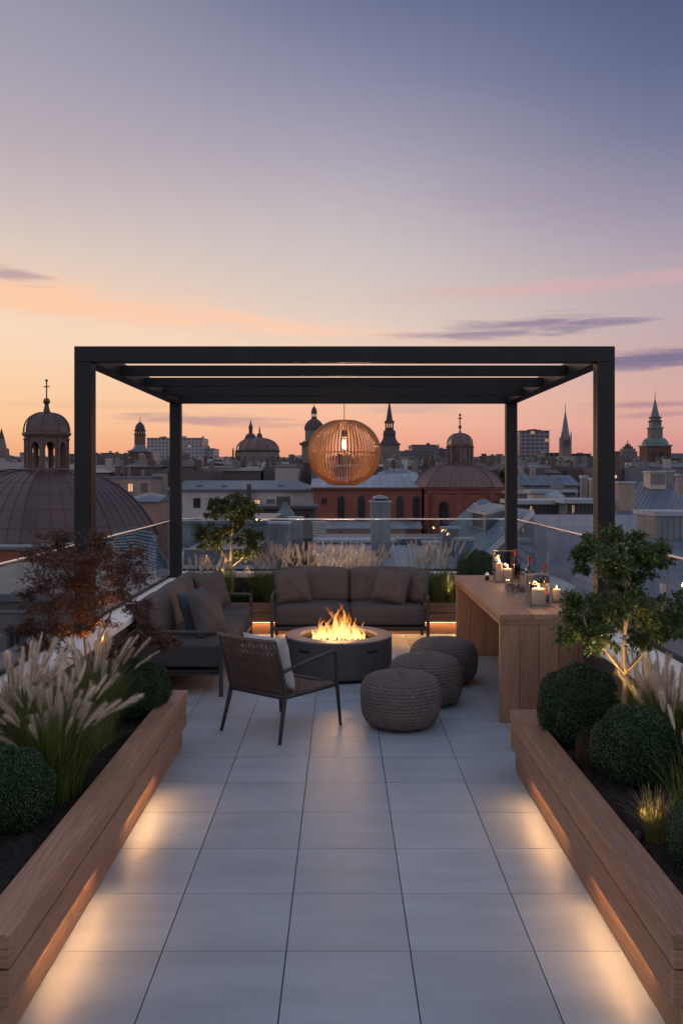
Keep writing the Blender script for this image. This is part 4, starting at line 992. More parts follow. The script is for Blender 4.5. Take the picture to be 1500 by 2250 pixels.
# red Japanese maple
TZ = 5.95; tx, ty, tz = X(192, TZ), TZ, SZ - .03
st = [((0, 0, 0), L_(190, 1440), .014, .010), (L_(190, 1440), L_(182, 1340, .05), .009, .006), ((.01, .01, 0), L_(215, 1420, .05), .011, .008), (L_(215, 1420, .05), L_(250, 1330, .1), .008, .005), ((-.01, 0, 0), L_(160, 1430, -.05), .010, .007), (L_(160, 1430, -.05), L_(115, 1380, -.1), .007, .004), ((0, -.01, 0), L_(225, 1440, -.1), .008, .006), (L_(225, 1440, -.1), L_(300, 1380, -.15), .006, .004), (L_(182, 1340, .05), L_(200, 1210, .1), .006, .003), (L_(182, 1340), L_(130, 1220), .006, .003), (L_(250, 1330, .1), L_(290, 1250, .1), .005, .003)]
bl_ = []
for (px, py, dz, rp, rz_, w) in [(118, 1182, 0, 44, 16, 1), (190, 1190, .1, 46, 20, 1), (92, 1218, .1, 46, 18, 1), (150, 1232, -.15, 62, 20, 1.5), (225, 1228, 0, 62, 22, 1.5), (290, 1222, .1, 44, 22, 1.1), (120, 1270, 0, 62, 20, 1.4), (200, 1275, .15, 70, 22, 1.6), (285, 1272, -.1, 52, 22, 1.2), (75, 1300, .1, 36, 14, .8),
                                 (110, 1322, -.1, 60, 18, 1.2), (190, 1325, -.15, 60, 20, 1.3), (265, 1318, .1, 46, 18, .9), (45, 1375, 0, 34, 14, .7), (95, 1370, .1, 48, 18, 1), (80, 1412, -.1, 38, 16, .8), (150, 1378, 0, 48, 18, .9), (215, 1375, .1, 44, 16, .7),
                                 (330, 1345, -.1, 38, 16, .7), (340, 1388, 0, 46, 18, 1), (372, 1408, -.1, 24, 18, .6), (300, 1405, .1, 36, 14, .6), (120, 1430, 0, 30, 14, .4), (250, 1425, -.1, 26, 12, .3)]:
    p = L_(px, py, dz); k = TZ / F; bl_.append((*p, rp * k * 1.1, rp * k, rz_ * k * 1.55, w))
tree('japanese_maple', 'dark red Japanese maple with fine drooping leaves over the left coping', (tx, ty, tz), 33, 1, bl_, 12500, .030, .24, m_maple, m_bark2, .014, st, twig=12, droop=.45, flat=.9, fan=4)

# ---- small ground spotlights that light the plants
def spot(label, loc, target, power, blend=.6, ang=60, colr=(1.0, .66, .26)):
    t = thing('garden_spotlight', label, 'spotlight', loc, 0, 'small black garden spotlights')
    d = (Vector(target) - Vector(loc)).normalized(); p = Vector(loc)
    MB().tube([p, p + Vector((0, 0, .07))], .006, 6).build('spike', m_frame, t)
    h0 = p + Vector((0, 0, .075)); MB().tube([h0 - d * .03, h0 + d * .028], .020, 12).build('lamp_head', m_frame, t)
    l = lamp('spot_light', 'SPOT', h0 + d * .034, power, colr, t, spot_size=R(ang), spot_blend=blend, shadow_soft_size=.015); aim(l, d)
    return t
spot('small black spotlight between the box balls, aimed up at the young tree', (X(1338, 5.20), 5.20, SZ + .08), P(1345, 1340, 5.40), 40, .9, 78, (1.0, .62, .20))
spot('small black spotlight right of the trunk of the small rear tree', (X(536, 11.50), 11.50, .47), P(530, 1180, 11.72), 48, .9, 70)
spot('small black spotlight left of the trunk of the small rear tree', (X(482, 11.50), 11.50, .47), P(478, 1175, 11.72), 48, .9, 70)
spot('small black spotlight among the grass under the maple', (X(240, 5.98), 5.98, SZ + .30), P(196, 1385, 5.98), 34, .9, 90, (1.0, .52, .18))
spot('small black spotlight facing the golden grass tuft', (X(1400, 3.97), 3.97, SZ - .01), P(1442, 1725, 4.14), 4.5, .9, 75)
for px, lab in ((652, 'under the left part of the plume row'), (742, 'under the middle of the plume row'), (832, 'under the right part of the plume row'), (985, 'in the rear planter near the bar')):
    spot('small black spotlight ' + lab, (X(px, 11.50), 11.50, .42), P(px, 1210, 11.85), 30, .9, 95, (1.0, .62, .36))
# ------------------------------------------------------------------ the city beyond the terrace
G = -22.0
def cm(name, col, rough=.8, var=.22, scale=.35, **k): return basic(name, col, rough, var=var, scale=scale, **k)
m_zinc = cm('grey_zinc_sheet_roofing', (.105, .145, .185), .42, scale=.8, metal=.25, tint=.18, bump=.15, bscale=9)
m_zinc2 = cm('pale_weathered_sheet_roofing', (.24, .285, .32), .5, scale=.9, metal=.15, tint=.2, bump=.2, bscale=8)
m_zincd = cm('dark_blue_grey_sheet_roofing', (.095, .115, .135), .45, scale=.8, metal=.25, tint=.2)
m_copper = cm('brown_copper_roofing', (.058, .033, .031), .40, spec=.5, scale=.5, metal=.0, tint=.25, var=.16)
m_copper2 = cm('rose_brown_roofing', (.105, .060, .058), .42, spec=.45, scale=.5, metal=.0, tint=.22, var=.16)
m_verd = cm('green_copper', (.085, .125, .118), .6, scale=.6)
m_brick = cm('old_red_brick', (.19, .062, .044), .85, scale=1.2, bump=.25, bscale=16, detail=9)
m_brickd = cm('dark_red_brown_brick', (.095, .045, .036), .85, scale=1.2)
m_bronzewall = cm('dark_brown_stone', (.11, .068, .055), .75, scale=1.0)
m_dark = cm('soot_dark_stone', (.050, .046, .048), .85, scale=.3)
m_grime = cm('weathered_brown_grey_stone', (.15, .125, .11), .85, scale=.25)
m_white = cm('off_white_plaster', (.40, .38, .37), .85, scale=.5)
m_cream = cm('cream_plaster', (.44, .37, .29), .85, scale=.5)
m_pink = cm('dusty_pink_plaster', (.27, .17, .15), .85, scale=.5)
m_tan = cm('tan_plaster', (.25, .20, .165), .85, scale=.5)
m_grey = cm('mid_grey_render', (.16, .16, .165), .85, scale=.5)
m_greyd = cm('dark_grey_render', (.06, .06, .065), .85, scale=.5)
m_lead = cm('metal_clad_stack_sheet', (.13, .15, .17), .4, scale=1.5, metal=.35, tint=.2)
m_pane = cm('dark_window_pane', (.018, .020, .024), .12, var=.1, spec=.7)
m_wframe = cm('white_window_frame', (.34, .33, .32), .6)
m_winlit = emit('lit_window', (1.0, .55, .24), .55)
m_gold = cm('tarnished_gilding', (.10, .065, .035), .4, metal=.6)
m_ground = cm('city_ground', (.035, .035, .038), .95, scale=.02)

def facade(name, wall, glass_, sx, sz, fw=.62, fh=.55, lit=.05):
    """a far slab's grid of windows, far too small and many to be built one by one"""
    m, nt, b = new_mat(name); tc = node(nt, 'ShaderNodeTexCoord'); sp = node(nt, 'ShaderNodeSeparateXYZ'); nt.links.new(tc.outputs['Object'], sp.inputs[0])
    u = mathn(nt, 'DIVIDE', mathn(nt, 'ADD', sp.outputs[0], sp.outputs[1]), sx); w = mathn(nt, 'DIVIDE', sp.outputs[2], sz)
    iu = mathn(nt, 'LESS_THAN', mathn(nt, 'FRACT', u), fw); iw = mathn(nt, 'LESS_THAN', mathn(nt, 'FRACT', w), fh); inw = mathn(nt, 'MULTIPLY', iu, iw)
    cb = node(nt, 'ShaderNodeCombineXYZ'); nt.links.new(mathn(nt, 'FLOOR', u), cb.inputs[0]); nt.links.new(mathn(nt, 'FLOOR', w), cb.inputs[1])
    wn = node(nt, 'ShaderNodeTexWhiteNoise'); nt.links.new(cb.outputs[0], wn.inputs[0])
    k = mathn(nt, 'MULTIPLY_ADD', wn.outputs[0], .9, .5); gs = node(nt, 'ShaderNodeVectorMath', operation='SCALE'); gs.inputs[0].default_value = glass_; nt.links.new(k, gs.inputs['Scale'])
    nt.links.new(mixc(nt, inw, wall, gs.outputs[0]), b.inputs['Base Color'])
    nt.links.new(mathn(nt, 'MULTIPLY_ADD', inw, -.6, .85), b.inputs['Roughness'])
    b.inputs['Emission Color'].default_value = (1, .6, .3, 1)
    nt.links.new(mathn(nt, 'MULTIPLY', inw, mathn(nt, 'MULTIPLY', mathn(nt, 'LESS_THAN', wn.outputs[0], lit), .35)), b.inputs['Emission Strength'])
    return m
m_slab = facade('slab_block_facade', (.26, .25, .26), (.08, .08, .10), 1.75, 1.6, .6, .5, .02)
m_slab2 = facade('grey_block_facade', (.11, .105, .115), (.05, .045, .055), 1.8, 1.7, .6, .5, .03)
m_office = facade('office_tower_facade', (.20, .19, .22), (.030, .034, .055), 2.1, 1.75, .8, .66, .06)
m_old = facade('old_house_facade', (.17, .145, .135), (.03, .03, .035), 2.6, 3.3, .42, .55, .05)

gr = MB().b2((-4000, -300, G - 1), (4000, 5500, G), .5).build('ground', m_ground); tag(gr, kind='structure')

# ---- parts shared by the buildings
_win = {}
def window(parent, x, y, z, w, h, face='front', lit=False, arch=False):
    """frame proud of the wall and a dark pane set in it; face -y unless turned"""
    key = (round(w, 2), round(h, 2), lit, arch)
    if key not in _win:
        m = MB(); t = max(.05, .10 * w); dp = .06
        if arch:
            n = 10; ou = [(-w / 2, 0), (w / 2, 0)] + [(w / 2 * math.cos(a), h - w / 2 + w / 2 * math.sin(a) * 1.15) for a in np.linspace(0, math.pi, n)]
            k = 1 - 2 * t / w; inn = [(px * k, t + (pz - t) * (1 - t / h) if pz > 0 else t) for px, pz in ou]
            N = len(ou); vs = [(px, -dp, pz) for px, pz in ou] + [(px, -dp, pz) for px, pz in inn] + [(px, 0, pz) for px, pz in ou] + [(px, -.015, pz) for px, pz in inn]; fs = []
            for i in range(N):
                j = (i + 1) % N; fs += [(i, j, N + j, N + i), (2 * N + i, 2 * N + j, j, i), (N + i, N + j, 3 * N + j, 3 * N + i)]
            m.add(vs, fs, .5)
            fr_ = m.build('window', m_brickd, None, local=True); m = MB(); m.add([(px, -.02, pz) for px, pz in inn], [tuple(range(N))], .5)
            pn = m.build('pane', m_winlit if lit else m_pane, fr_, local=True)
            m = MB(); m.b2((-t * .18, -.035, t), (t * .18, -.022, h - t)); 
            for q in (.3, .55): m.b2((-w / 2 + t, -.034, h * q), (w / 2 - t, -.023, h * q + t * .3))
            m.build('glazing_bar', m_dark, fr_, local=True)
        else:
            m.b2((-w / 2, -dp, 0), (w / 2, 0, t)); m.b2((-w / 2, -dp, h - t), (w / 2, 0, h)); m.b2((-w / 2, -dp, t), (-w / 2 + t, 0, h - t)); m.b2((w / 2 - t, -dp, t), (w / 2, 0, h - t)); m.b2((-t * .3, -dp * .8, t), (t * .3, -.021, h - t))
            fr_ = m.build('window', m_greyd, None, local=True)
            pn = MB().b2((-w / 2 + t * .9, -.02, t * .9), (w / 2 - t * .9, -.005, h - t * .9), .5).build('pane', m_winlit if lit else m_pane, fr_, local=True)
        _win[key] = fr_; o = fr_; fresh = True
    else:
        o = copy_tree(_win[key])
    o.parent = parent; o.location = Vector((x, y, z)) - offset(parent)
    o.rotation_euler = (0, 0, face if isinstance(face, float) else 0)
    return o
def seams(A, B, C, D, n, th, mat, name, parent, rib=.05, width=.06, rows=0):
    """sheet roof between eave A-B and ridge D-C with standing seams running up the slope"""
    m = MB(); A, B, C, D = map(Vector, (A, B, C, D)); nr = (B - A).cross(D - A).normalized()
    if nr.z < 0: nr = -nr
    for k in range(n):      # one pan per strip so each takes its own tone
        m.slab(A.lerp(B, k / n), A.lerp(B, (k + 1) / n), D.lerp(C, (k + 1) / n), D.lerp(C, k / n), th)
    for k in range(n + 1):
        a, d = A.lerp(B, k / n), D.lerp(C, k / n); s = (B - A).normalized() * width / 2
        m.add([a - s, a + s, d + s, d - s] + [p + nr * rib for p in (a - s, a + s, d + s, d - s)], [(4, 5, 6, 7), (0, 1, 5, 4), (1, 2, 6, 5), (2, 3, 7, 6), (3, 0, 4, 7)], .1)
    for k in range(1, rows):
        for q in range(n):
            t = k / rows + .5 / rows * (q % 2); a, b = A.lerp(D, t).lerp(B.lerp(C, t), q / n), A.lerp(D, t).lerp(B.lerp(C, t), (q + 1) / n); d = (D - A).normalized() * width * .3
            m.add([a - d + nr * rib * .25, b - d + nr * rib * .25, b + d + nr * rib * .25, a + d + nr * rib * .25], [(0, 1, 2, 3)], .1)
    return m.build(name, mat, parent)
def chimney_on(parent, x, y, z0, w, d, h, mat, pots=0, name='chimney'):
    c = MB().b2((x - w / 2, y - d / 2, z0), (x + w / 2, y + d / 2, z0 + h)).build(name, mat, parent)
    MB().b2((x - w / 2 - .06, y - d / 2 - .06, z0 + h + .002), (x + w / 2 + .06, y + d / 2 + .06, z0 + h + .10)).build('cap', m_zinc2, c)
    for k in range(pots): MB().lathe([(.13, 0), (.11, .35)], 8, (x + (k - (pots - 1) / 2) * .45, y, z0 + h + .102)).build('chimney_pot', m_brickd, c)
    return c
brng = random.Random(17)
def block(label, px0, px1, py, Z, depth, wall, roof='flat', rm=None, rh=1.5, wins=None, lit=(), group=None, chim=(), cat='building', name='building', base=G, ww=1.0, wh=1.6, over=.25):
    """a building from its front: left, right and top edge, distance; roof sits on the wall top"""
    x0, x1, zt = X(px0, Z), X(px1, Z), H(py, Z); rm = rm or m_zinc
    t = thing(name, label, cat, ((x0 + x1) / 2, Z + depth / 2, base), 0, group)
    MB().b2((x0, Z, base), (x1, Z + depth, zt), .5).build('wall', wall, t)
    y0, y1 = Z, Z + depth; xc = (x0 + x1) / 2
    if roof == 'flat':
        rf = MB().b2((x0 - over, y0 - over, zt + .002), (x1 + over, y1 + over, zt + .22), .5).build('roof', rm, t)
        for k in range(int(min(5, (x1 - x0) / 3.5))):
            bx = brng.uniform(x0 + 1, x1 - 1); q_ = min(1.0, .25 + Z / 260); s = brng.uniform(.4, 1.2) * q_
            yb_ = y0 + depth * (.3 + .09 * k); MB().b2((bx - s, yb_ - s * .6, zt + .223 + k * .003), (bx + s, yb_ + s * .6, zt + .22 + brng.uniform(.5, 1.4) * q_), .5).build('roof_plant_box', brng.choice([m_grey, m_zinc2, m_greyd, m_tan]), t)
    elif roof == 'gable':   # ridge along x
        rf = thing_part = None
        ns = max(3, min(26, int((x1 - x0) / .7)))
        rf = seams((x0 - over, y0 - over, zt), (x1 + over, y0 - over, zt), (x1 + over, (y0 + y1) / 2, zt + rh), (x0 - over, (y0 + y1) / 2, zt + rh), ns, .10, rm, 'roof', t)
        seams((x1 + over, y1 + over, zt), (x0 - over, y1 + over, zt), (x0 - over, (y0 + y1) / 2 + .01, zt + rh), (x1 + over, (y0 + y1) / 2 + .01, zt + rh), ns, .10, rm, 'roof', t)
        for xx in (x0 + .01, x1 - .13): MB().prism([(y0 + .02, zt + .001), (y1 - .02, zt + .001), ((y0 + y1) / 2, zt + rh - .14)], 0, xx, xx + .12, .5).build('gable_wall', wall, t)
    elif roof == 'hip':
        q = min(depth / 2, (x1 - x0) / 2 * .8); ym = (y0 + y1) / 2; ns = max(3, min(30, int((x1 - x0) / .6)))
        a, b_, c, d = (x0 - over, y0 - over, zt), (x1 + over, y0 - over, zt), (x1 + over, y1 + over, zt), (x0 - over, y1 + over, zt)
        r0, r1 = (x0 + q, ym, zt + rh), (x1 - q, ym, zt + rh)
        rf = seams(a, b_, r1, r0, ns, .05, rm, 'roof', t)
        m = MB(); m.add([a, b_, c, d, r0, r1], [(1, 2, 5), (2, 3, 4, 5), (3, 0, 4), (0, 3, 2, 1)]); m.build('roof', rm, t)
    elif roof == 'vault':
        prof = [(y0 - over + (depth + 2 * over) * k / 14, zt + rh * math.sin(math.pi * k / 14) ** .8) for k in range(15)]
        m = MB(); vs = []; fs = []; n = len(prof); nx = max(2, int((x1 - x0) / 1.2))
        for i in range(nx + 1):
            k = math.sin(math.pi * (.12 + .76 * i / nx)) ** .5
            for yy, zz in prof: vs.append((x0 - over + (x1 - x0 + 2 * over) * i / nx, yy, zt + .01 + (zz - zt) * k))
        for i in range(nx):
            for j in range(n - 1): fs.append((i * n + j, (i + 1) * n + j, (i + 1) * n + j + 1, i * n + j + 1))
        fs += [tuple(range(n)), tuple(nx * n + k for k in range(n))[::-1], tuple(i * n for i in range(nx + 1))[::-1]]
        rf = m.add(vs, fs).build('roof', rm, t)
    for (cx, w, h, mt) in chim:
        zz = zt + (.22 if roof == 'flat' else 0); dd = depth * .3
        if roof in ('gable', 'hip'): zz = zt - .2; h = h + rh * .6
        chimney_on(rf if roof != 'flat' else rf, X(cx, Z), y0 + dd, zz, w, w * .8, h, mt)
    if 85 < Z < 300 and 'slab' not in name and x1 - x0 > 2.5:
        for q in range(brng.randint(2, 4)):     # stacks and aerials that crowd every old roof
            w_ = brng.uniform(.35, .7); cx_ = x0 + (x1 - x0) * (q + brng.uniform(.2, .8)) / 4.2
            chimney_on(rf, cx_, y0 + depth * (.55 + .08 * q), zt, w_, w_ * .9, brng.uniform(.8, 1.8) + (rh * .6 if roof != 'flat' else .2), brng.choice([m_tan, m_grey, m_pink, m_brickd, m_white]))
        ax = x0 + (x1 - x0) * brng.uniform(.15, .85); za = zt + (rh if roof != 'flat' else .2); ya = y0 + depth * .5
        a_ = MB(); a_.tube([(ax, ya, za - .1), (ax, ya, za + 1.9)], .035, 4)
        for zz in (1.3, 1.6, 1.85): a_.tube([(ax - .5, ya, za + zz), (ax + .5, ya, za + zz)], .025, 4)
        a_.build('roof_aerial', m_dark, t)
    if wins:
        n, rows, z_off = wins; k = 0
        lit = tuple(lit) or tuple(i for i in range(n * rows) if brng.random() < .14)
        for r_ in range(rows):
            for i in range(n):
                window(t, x0 + (x1 - x0) * (i + .5) / n, y0 - .002, zt - z_off - r_ * 2.6 - wh, ww, wh, lit=(k in lit)); k += 1
    return t

def rib_dome(name, prof, n, a0, c, mat, parent, per=5, rows=4, rib=.05, smooth=False):
    """a dome of N flat-across facets with raised seams, profile (r, z) at the corners"""
    m = MB(); c = Vector(c)
    for i in range(n):
        A, B = a0 + 2 * math.pi * i / n, a0 + 2 * math.pi * (i + 1) / n
        for s in range(per):
            tint = random.random()
            for k in range(len(prof) - 1):
                q = []
                for (r, z), u in ((prof[k], s / per), (prof[k], (s + 1) / per), (prof[k + 1], (s + 1) / per), (prof[k + 1], s / per)):
                    pa, pb = Vector((r * math.sin(A), -r * math.cos(A), z)), Vector((r * math.sin(B), -r * math.cos(B), z)); q.append(c + pa.lerp(pb, u))
                m.add(q, [(0, 1, 2, 3)], tint if (k // 2) % 2 else min(1, tint + .15))
        for s in range(per):
            pts = []
            for r, z in prof:
                pa, pb = Vector((r * math.sin(A), -r * math.cos(A), z)), Vector((r * math.sin(B), -r * math.cos(B), z)); pts.append(c + pa.lerp(pb, s / per))
            m.tube(pts, rib * (1.6 if s == 0 else .7), 4, .0)
        if rows:
            for k in range(2, len(prof) - 2, max(1, len(prof) // (rows + 1))):
                r, z = prof[k]; pa, pb = Vector((r * math.sin(A), -r * math.cos(A), z)), Vector((r * math.sin(B), -r * math.cos(B), z)); m.tube([c + pa, c + pb], rib * .35, 4, .0)
    return m.build(name, mat, parent, smooth=smooth)
def quarter(R0, z0, R1, z1, n=14, e=1.0):
    """dome profile from (R0, z0) bulging up to (R1, z1)"""
    return [(R1 + (R0 - R1) * math.cos(math.pi / 2 * k / n) ** e, z0 + (z1 - z0) * math.sin(math.pi / 2 * k / n) ** e) for k in range(n + 1)]
def segdome(R0, z0, R1, z1, n=16, t0=34):
    """dome profile cut from a circle: meets the eave at a slope instead of upright"""
    a, b = R(t0), R(89); out = []
    for k in range(n + 1):
        t = a + (b - a) * k / n
        out.append((R1 + (R0 - R1) * (math.cos(t) - math.cos(b)) / (math.cos(a) - math.cos(b)), z0 + (z1 - z0) * (math.sin(t) - math.sin(a)) / (math.sin(b) - math.sin(a))))
    return out
def cross(parent, c, h, w, th, mat=None):
    m = MB(); x, y, z = c; m.b2((x - th / 2, y - th / 2, z), (x + th / 2, y + th / 2, z + h)); m.b2((x - w / 2, y - th / 2 - .004, z + h * .62), (x + w / 2, y + th / 2 + .004, z + h * .62 + th))
    m.box((x, y, z + h), (th * 2, th * 2, th * 2), tint=.5)
    return m.build('cross', mat or m_gold, parent)
def lantern(parent, c, n, a0, R_, z0, z1, wall, arch_frac=.62, open_=True):
    """an open colonnade of N piers joined by arches"""
    c = Vector(c); m = MB(); pw = .30
    for i in range(n):
        A, B = a0 + 2 * math.pi * i / n, a0 + 2 * math.pi * (i + 1) / n
        pa, pb = Vector((R_ * math.sin(A), -R_ * math.cos(A), 0)), Vector((R_ * math.sin(B), -R_ * math.cos(B), 0)); L = (pb - pa).length; d = (pb - pa).normalized(); nr = Vector((-d.y, d.x, 0)); nr = nr if nr.dot(pa) < 0 else -nr
        u0, u1 = .20, .80; zs = z0 + (z1 - z0) * .62; nseg = 8; th = nr * R_ * .14
        # pier halves
        for (a, b) in ((0, u0), (u1, 1)):
            p, q = pa.lerp(pb, a), pa.lerp(pb, b); base = [c + p, c + q, c + q + th, c + p + th]
            m.add([v + Vector((0, 0, z0)) for v in base] + [v + Vector((0, 0, z1)) for v in base], [(0, 1, 5, 4), (1, 2, 6, 5), (2, 3, 7, 6), (3, 0, 4, 7), (4, 5, 6, 7)])
        # arch spandrel
        for k in range(nseg):
            ua, ub = u0 + (u1 - u0) * k / nseg, u0 + (u1 - u0) * (k + 1) / nseg
            f = lambda u: zs + (z1 - z0) * .24 * math.sqrt(max(0, 1 - ((u - .5) / (u1 - .5)) ** 2))
            p, q = c + pa.lerp(pb, ua), c + pa.lerp(pb, ub); za, zb = f(ua), f(ub)
            vs = [p + Vector((0, 0, za)), q + Vector((0, 0, zb)), q + Vector((0, 0, z1)), p + Vector((0, 0, z1))]; vs += [v + th for v in vs]
            m.add(vs, [(0, 1, 2, 3), (7, 6, 5, 4), (0, 4, 5, 1)])
        # attached column at each corner
        m.lathe([(R_ * .085, z0), (R_ * .085, z0 + .08), (R_ * .06, z0 + .12), (R_ * .06, z1 - .2), (R_ * .09, z1 - .12), (R_ * .09, z1)], 8, c + pa * 1.02, cap=False)
    return m.build('lantern', wall, parent)

# ---- church with the big copper dome, left
Z = 60.0; k = Z / F; cx, cy = X(103, Z), Z
def hz(py): return H(py, Z) 
dm = thing('domed_church', 'church with huge brown copper ribbed dome and arched lantern at the left', 'church', (cx, cy, G))
a0 = R(6)
RD = 236 * k
MB().lathe([(RD * .97, G), (RD * .97, hz(1190))], 8, (cx, cy, 0), a0).build('drum_wall', m_brick, dm)
MB().lathe([(RD * 1.0, hz(1190) + .002), (RD * 1.02, hz(1184)), (RD * 1.02, hz(1178)), (RD * .99, hz(1177))], 8, (cx, cy, 0), a0).build('cornice', m_zinc2, dm)
rib_dome('dome', segdome(RD * 1.02, hz(1177), 50 * k, hz(1034), 18, 27), 8, a0, (cx, cy, 0), m_copper, dm, per=6, rows=5, rib=.055)
MB().lathe([(54 * k, hz(1040)), (54 * k, hz(1034)), (50 * k, hz(1033)), (50 * k, hz(1029)), (47 * k, hz(1028))], 8, (cx, cy, 0), a0).build('lantern_base', m_bronzewall, dm)
lantern(dm, (cx, cy, 0), 8, a0, 45 * k, hz(1028), hz(963), m_bronzewall)
MB().lathe([(46 * k, hz(963) + .002), (48 * k, hz(961)), (53 * k, hz(955)), (53 * k, hz(951)), (45 * k, hz(950))], 8, (cx, cy, 0), a0).build('lantern_cornice', m_bronzewall, dm)
cp = quarter(49 * k, hz(950), 7 * k, hz(908), 12, .9) + [(4.5 * k, hz(902)), (2.6 * k, hz(894)), (2.2 * k, hz(889))]
rib_dome('cupola', cp, 8, a0, (cx, cy, 0), m_copper, dm, per=1, rows=0, rib=.05)
MB().lathe([(0.001, hz(890))] + [(7.6 * k * math.sin(a), hz(882) - 7.6 * k * math.cos(a)) for a in np.linspace(.3, math.pi - .1, 10)] + [(0, hz(874))], 16, (cx, cy, 0), cap=False).build('ball_finial', m_gold, dm, smooth=True)
cross(dm, (cx, cy, hz(875)), 39 * k, 12 * k, .07)

# ---- red-brick domed church right of centre, with its long nave
Z = 86.0; k = Z / F; cx, cy = X(1018, Z), Z + 4
ch2 = thing('brick_church', 'red brick octagonal church with ribbed copper dome, lantern and cross, with its long nave', 'church', (cx, cy, G))
a0 = R(-4); Rw = 95 * k
MB().lathe([(Rw, G), (Rw, hz(1079))], 8, (cx, cy, 0), a0 - R(2)).build('drum_wall', m_brick, ch2)
MB().lathe([(Rw * 1.0, hz(1086)), (Rw * 1.03, hz(1084)), (Rw * 1.03, hz(1079)), (Rw * 1.06, hz(1076)), (Rw * 1.06, hz(1072)), (Rw, hz(1071))], 8, (cx, cy, 0), a0 - R(2), cap=False).build('cornice', m_brick, ch2)
for i in range(8):   # corner pilasters
    A = a0 - R(2) + i * math.pi / 4; p = Vector((cx + Rw * 1.01 * math.sin(A), cy - Rw * 1.01 * math.cos(A), 0)); MB().box((p.x, p.y, (G + hz(1085)) / 2), (.55, .55, hz(1085) - G), A).build('pilaster', m_brick, ch2)
ap = Rw * math.cos(R(22.5))
for i in (0, 1, 7, 2, 6):
    A = a0 - R(2) + (i + .5) * math.pi / 4 - math.pi / 4
    window(ch2, cx + (ap + .004) * math.sin(A), cy - (ap + .004) * math.cos(A), hz(1160), 30 * k * .92, 58 * k, face=float(A), arch=True)
rib_dome('dome', segdome(Rw * 1.10, hz(1071), 27 * k, hz(1019), 14, 33), 8, a0, (cx, cy, 0), m_copper2, ch2, per=6, rows=0, rib=.05)
c2x = X(1022, Z)
MB().lathe([(30 * k, hz(1022)), (30 * k, hz(1018)), (27 * k, hz(1017)), (27 * k, hz(979))], 8, (c2x, cy, 0), a0).build('lantern', m_bronzewall, ch2)
for i in range(8):
    A = a0 + i * math.pi / 4; R_ = 27 * k; MB().lathe([(.22, hz(1017)), (.17, hz(1015)), (.17, hz(982)), (.24, hz(980)), (.24, hz(978))], 8, (c2x + R_ * math.sin(A), cy - R_ * math.cos(A), 0)).build('column', m_bronzewall, ch2)
    A += math.pi / 8; ap2 = 27 * k * math.cos(R(22.5)) + .004
    if math.cos(A) > -.3: window(ch2, c2x + ap2 * math.sin(A), cy - ap2 * math.cos(A), hz(1014), .52, 1.3, face=float(A))
MB().lathe([(28 * k, hz(979) + .002), (31 * k, hz(977)), (31 * k, hz(975)), (27 * k, hz(974))], 8, (c2x, cy, 0), a0).build('lantern_cornice', m_bronzewall, ch2)
rib_dome('cupola', quarter(29 * k, hz(974), 2.5 * k, hz(948), 10, .9) + [(1.6 * k, hz(943))], 8, a0, (c2x, cy, 0), m_copper2, ch2, per=1, rows=0, rib=.04)
MB().lathe([(0.001, hz(944)), (1.5 * k, hz(942)), (1.3 * k, hz(938)), (4 * k, hz(934)), (3.6 * k, hz(931)), (1 * k, hz(929)), (0, hz(928))], 12, (c2x, cy, 0), cap=False).build('finial', m_dark, ch2, smooth=True)
cross(ch2, (c2x, cy, hz(930)), 25 * k, 9 * k, .10, m_dark)
Zn = 88.0; kn = Zn / F; x0, x1 = X(688, Zn), X(926, Zn)
MB().b2((x0, Zn, G), (x1, Zn + 9, H(1076, Zn)), .5).build('nave_wall', m_brick, ch2)
MB().b2((x0 - .2, Zn - .25, H(1076, Zn) + .002), (x1, Zn + .3, H(1071, Zn)), .5).build('nave_cornice', m_brickd, ch2)
seams((x0 - .3, Zn + .302, H(1074, Zn)), (x1, Zn + .302, H(1074, Zn)), (x1, Zn + 7, H(1037, Zn)), (x0 - .3, Zn + 7, H(1052, Zn)), 14, .1, m_zinc2, 'nave_roof', ch2)
for px in (712, 749, 794, 878, 914): window(ch2, X(px, Zn), Zn - .003, H(1146, Zn), 17 * kn, 56 * kn, arch=True) if px != 712 else window(ch2, X(px, Zn), Zn - .003, H(1108, Zn), 12 * kn, 14 * kn)
za, zb = H(1160, Zn - 3), H(1146, Zn)
seams((x0 + .5, Zn - 3, za), (x1 - .2, Zn - 3, za), (x1 - .2, Zn - .01, zb), (x0 + .5, Zn - .01, zb), 16, .12, m_zinc2, 'aisle_roof', ch2)
MB().b2((x0 + .7, Zn - 2.8, G), (x1 - .3, Zn - .02, za - .15), .5).build('aisle_wall', m_brick, ch2)
window(ch2, X(747, Zn - 2.8), Zn - 2.804, H(1186, Zn - 2.8), 12 * kn, 19 * kn)

